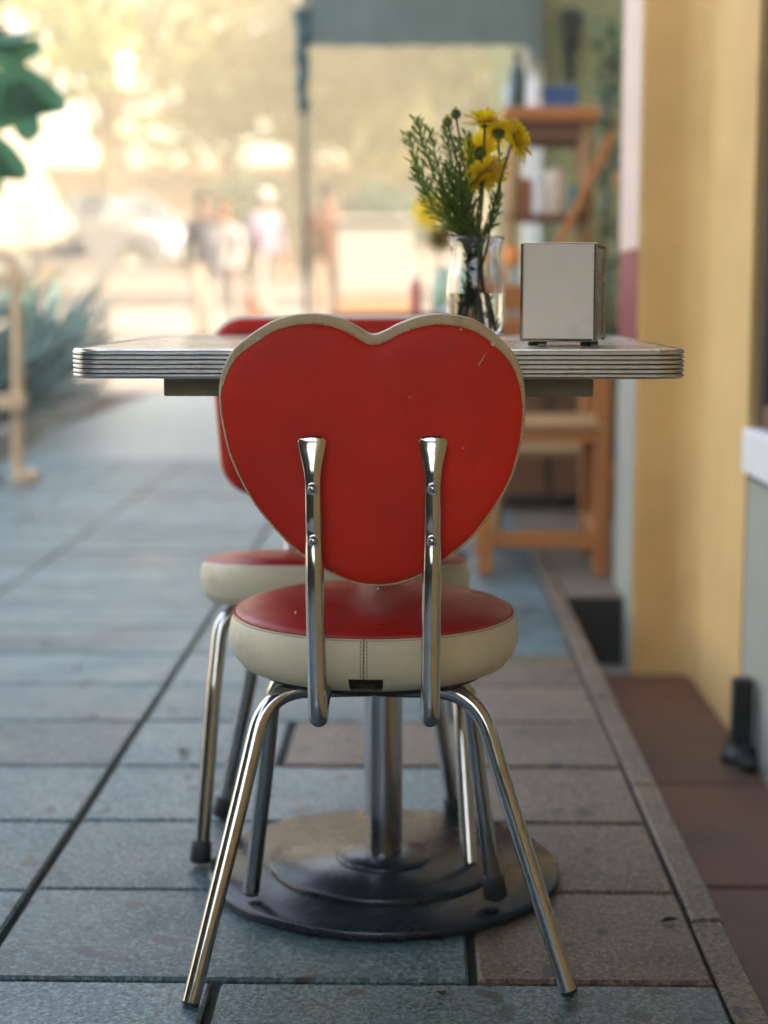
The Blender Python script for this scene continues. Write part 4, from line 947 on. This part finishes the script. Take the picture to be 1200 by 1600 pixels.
for s in (-1, 1):
    for (a, b) in (((.45, s*.62, 1.37), (1.06, s*.77, .95)), ((-.25, s*.635, 1.42), (-.2, s*.785, .97)), ((-1.05, s*.62, 1.39), (-1.56, s*.775, .96))): bm = bmesh.new(); bar(bm, a, b, .06, .05, .01); bm_obj('pillar', bm, wp, car)
    bm = bmesh.new(); box(bm, (.72, s*.98-.09, .95), (.86, s*.98+.09, 1.08), .03); bm_obj('side_mirror', bm, wp, car)
    bm = bmesh.new(); box(bm, (1.80, s*.62-.16, .60), (2.06, s*.62+.16, .74), .03); bm_obj('headlight', bm, mat('headlight_glass', (.85, .85, .85), .1), car)
    for x_ in (-1.3, 1.32):
        wh = thing('wheel', None, None, (x_, s*.80, .31)); wh.parent = car
        for nm, pf, mm in (('tyre', [(.20, -.1), (.29, -.1), (.31, -.06), (.31, .06), (.29, .1), (.20, .1)], tyre_m), ('rim', [(0, -.07), (.12, -.09), (.20, -.10), (.20, .10), (.12, .09), (0, .07)], steel)):
            bm = bmesh.new(); lathe(bm, pf, 24); o = bm_obj(nm, bm, mm, wh, None, True, 40); o.rotation_euler = (R(90), 0, 0)
box_obj('bumper', (1.98, -.78, .30), (2.10, .78, .46), wp, car, .03); box_obj('grille', (2.03, -.42, .50), (2.075, .42, .62), black, car, .01)

# people walking on the plaza
cl = lambda n, c: mat(n, c, .85, var=.1, vscale=10)
skin_m = mat('skin', (.16, .085, .055), .55)
def skinned(name, verts, edges, radii, m, parent):
    me = bpy.data.meshes.new(name); me.from_pydata(verts, edges, []); o = new_obj(name, me, m, parent)
    md = o.modifiers.new('skin', 'SKIN'); md.use_smooth_shade = True
    for i, r_ in enumerate(radii): me.skin_vertices[0].data[i].radius = (r_, r_) if not isinstance(r_, tuple) else r_
    me.skin_vertices[0].data[0].use_root = True
    o.modifiers.new('sub', 'SUBSURF').levels = 2; o.modifiers['sub'].render_levels = 2; return o
def person(lab, x, y, h, rz, top, bottom, hair, stride=.16):
    k = h/1.72; t = thing('person', lab, 'person', (x, y, gz(y)), rz); s = stride
    V = [(0, 0, .95), (0, 0, 1.15), (0, 0, 1.38), (0, .01, 1.47), (0, .02, 1.56), (0, .015, 1.66), (-.17, 0, 1.39), (-.23, -.02, 1.12), (-.22, s*.7+.03, .90), (-.215, s*.7+.06, .80), (.17, 0, 1.39), (.23, .02, 1.12), (.22, -s*.7+.06, .90), (.215, -s*.7+.08, .80),
         (-.09, 0, .90), (-.10, -s*.6+.03, .50), (-.10, -s, .08), (-.10, -s+.16, .035), (.09, 0, .90), (.10, s*.6+.05, .50), (.10, s, .08), (.10, s+.16, .035)]
    E = [(0, 1), (1, 2), (2, 3), (3, 4), (4, 5), (2, 6), (6, 7), (7, 8), (8, 9), (2, 10), (10, 11), (11, 12), (12, 13), (0, 14), (14, 15), (15, 16), (16, 17), (0, 18), (18, 19), (19, 20), (20, 21)]
    r_ = [(.13, .10), (.12, .095), (.14, .10), .055, .085, .085, .06, .045, .032, .03, .06, .045, .032, .03, .085, .058, .042, .035, .085, .058, .042, .035]
    sc_ = lambda vs_: [tuple(c*k for c in v) for v in vs_]
    skinned('body', sc_(V), E, [tuple(q*k for q in a) if isinstance(a, tuple) else a*k for a in r_], skin_m, t)
    SV = [(0, 0, .84), (0, 0, .98), V[1], V[2], V[6], V[7], V[8], V[10], V[11], V[12], (0, .005, 1.44)]
    skinned('shirt', sc_(SV), [(0, 1), (1, 2), (2, 3), (3, 4), (4, 5), (5, 6), (3, 7), (7, 8), (8, 9), (3, 10)], [(.165*k, .135*k), (.158*k, .125*k), (.145*k, .115*k), (.16*k, .115*k), .075*k, .058*k, .044*k, .075*k, .058*k, .044*k, .075*k], top, t)
    TV = [(0, 0, .93), (0, 0, 1.02), V[14], V[15], (V[16][0], V[16][1], .07), V[18], V[19], (V[20][0], V[20][1], .07)]
    skinned('trousers', sc_(TV), [(0, 1), (0, 2), (2, 3), (3, 4), (0, 5), (5, 6), (6, 7)], [(.15*k, .12*k), (.14*k, .11*k), .10*k, .075*k, .06*k, .10*k, .075*k, .06*k], bottom, t)
    for a, b in ((16, 17), (20, 21)):
        bm = bmesh.new(); x_, y_ = V[a][0]*k, V[a][1]*k
        tube(bm, [(x_, y_-.07*k, .04*k), (x_, y_-.04*k, .045*k), (x_, y_+.05*k, .048*k), (x_, y_+.13*k, .036*k), (x_, y_+.19*k, .03*k), (x_, y_+.205*k, .028*k)], [(.02, .02), (.045, .042), (.05, .044), (.036, .05), (.028, .042), (.012, .02)], 12)
        bm_obj('shoe', bm, cl('dark_shoe', (.03, .025, .02)), t, None, True)
    for h_ in (9, 13):
        p = Vector(V[h_])*k; sx = -1 if h_ == 9 else 1; bm = bmesh.new()
        for q in range(4): f0 = p+Vector((0, (.024-.016*q)*k, -.02*k)); tube(bm, [f0, f0+Vector((-sx*.004, .0, -.035*k)), f0+Vector((-sx*.018, .004, (-.068+.006*abs(q-1))*k))], [.0095*k, .0088*k, .006*k], 6)
        f0 = p+Vector((-sx*.006, .03*k, .02*k)); tube(bm, [f0, f0+Vector((-sx*.012, .022*k, -.022*k)), f0+Vector((-sx*.02, .026*k, -.05*k))], [.011*k, .010*k, .007*k], 6)
        bm_obj('fingers', bm, skin_m, t, None, True)
    bm = bmesh.new(); bmesh.ops.create_uvsphere(bm, u_segments=18, v_segments=12, radius=.106*k)
    for v in bm.verts:
        c = v.co.copy(); front = max(0, c.y/(.106*k)); v.co = Vector((c.x*.95, c.y*1.0-.024*k-.035*k*front*(1 if c.z < .05*k else .2), c.z*(1.02 if c.z > 0 else 1.15)+1.662*k))
    bm_obj('hair', bm, hair, t, None, True)
    for sx in (-1, 1): bm = bmesh.new(); bmesh.ops.create_uvsphere(bm, u_segments=8, v_segments=6, radius=.012*k); [setattr(v, 'co', v.co+Vector((sx*.033*k, .098*k, 1.60*k))) for v in bm.verts]; bm_obj('eye', bm, black, t)
    bm = bmesh.new(); bmesh.ops.create_cone(bm, segments=8, radius1=.016*k, radius2=.004, depth=.04*k); [setattr(v, 'co', Vector((v.co.x, v.co.y+.105*k, v.co.z+1.57*k))) for v in bm.verts]; bm_obj('nose', bm, skin_m, t, None, True)
person('person in dark top and pale trousers walking beside the white car', -2.42, 18.2, 1.62, R(200), cl('dark_shirt', (.015, .015, .02)), cl('pale_trousers', (.22, .18, .14)), cl('dark_hair', (.03, .02, .015)))
person('person all in white just right of the person in dark', -2.13, 17.6, 1.55, R(160), cl('white_shirt', (.24, .22, .21)), cl('white_trousers', (.22, .2, .18)), cl('brown_hair', (.10, .055, .03)))
person('person in lavender top further back left of the post', -1.95, 20.5, 1.6, R(30), cl('lavender_shirt', (.17, .14, .19)), cl('grey_trousers', (.20, .17, .15)), cl('grey_hair', (.28, .26, .25)))
person('person in brown top right of the awning post', -1.06, 18.6, 1.68, R(185), cl('brown_shirt', (.09, .04, .02)), cl('brown_trousers', (.17, .12, .08)), cl('black_hair', (.02, .018, .015)))

# ================================================================== FALLEN LEAVES
dl_m = [mat('dry_leaf_dark', (.035, .028, .018), .8), mat('dry_leaf_tan', (.16, .095, .04), .8)]
for (px, py, sz, mi_, lab) in ((287, 1178, .016, 0, 'curled dark dry leaf on the pavers left of the rear chair leg'), (148, 1122, .009, 1, 'tiny pale leaf scrap on the left paver joint'), (1046, 1443, .012, 0, 'dark leaf scrap on the pavers near the lower right edge'), (70, 1010, .012, 0, 'small dry leaf on the pavers at the left edge'), (690, 1557, .011, 0, 'dark leaf scrap on the pavers below the front chair')):
    r_ = cam.matrix_world.to_3x3() @ Vector((px-600, 800-py, -2500)); k = -CAMZ/r_.z; p = Vector((r_.x*k, r_.y*k, .0015))
    bm = bmesh.new(); rows = []; a0 = rnd.uniform(0, 6)
    for i in range(6):
        t = i/5; ww = sz*.55*math.sin(math.pi*min(1, .08+t*.9)); rows.append([bm.verts.new((sz*2*(t-.5), sg*ww, abs(sg)*ww*.7+.004*t*t)) for sg in (-1, -.4, .4, 1)])
    for a, b in zip(rows, rows[1:]):
        for q in range(3): bm.faces.new((a[q], b[q], b[q+1], a[q+1]))
    bmesh.ops.solidify(bm, geom=bm.faces[:], thickness=.0004)
    o = bm_obj('dry_leaf', bm, dl_m[mi_], None, p, True); o.rotation_euler = (0, 0, a0); tag(o, lab, 'leaf', 'dry leaves on the paving')

# ================================================================== HAZE over the sunny plaza
bm = bmesh.new(); box(bm, (-310, -130, -1.3), (310, 410, 18.0))
hz = bpy.data.materials.new('warm_air'); hz.use_nodes = True; hz.node_tree.nodes.clear()
pv = hz.node_tree.nodes.new('ShaderNodeVolumePrincipled'); pv.inputs['Color'].default_value = (1.0, .85, .56, 1); pv.inputs['Density'].default_value = HAZE; pv.inputs['Anisotropy'].default_value = .2
ho = hz.node_tree.nodes.new('ShaderNodeOutputMaterial'); hz.node_tree.links.new(pv.outputs[0], ho.inputs['Volume'])
h_ = bm_obj('haze', bm, hz); tag(h_, 'thin warm haze in the air over the sunny plaza', 'haze', kind='stuff')
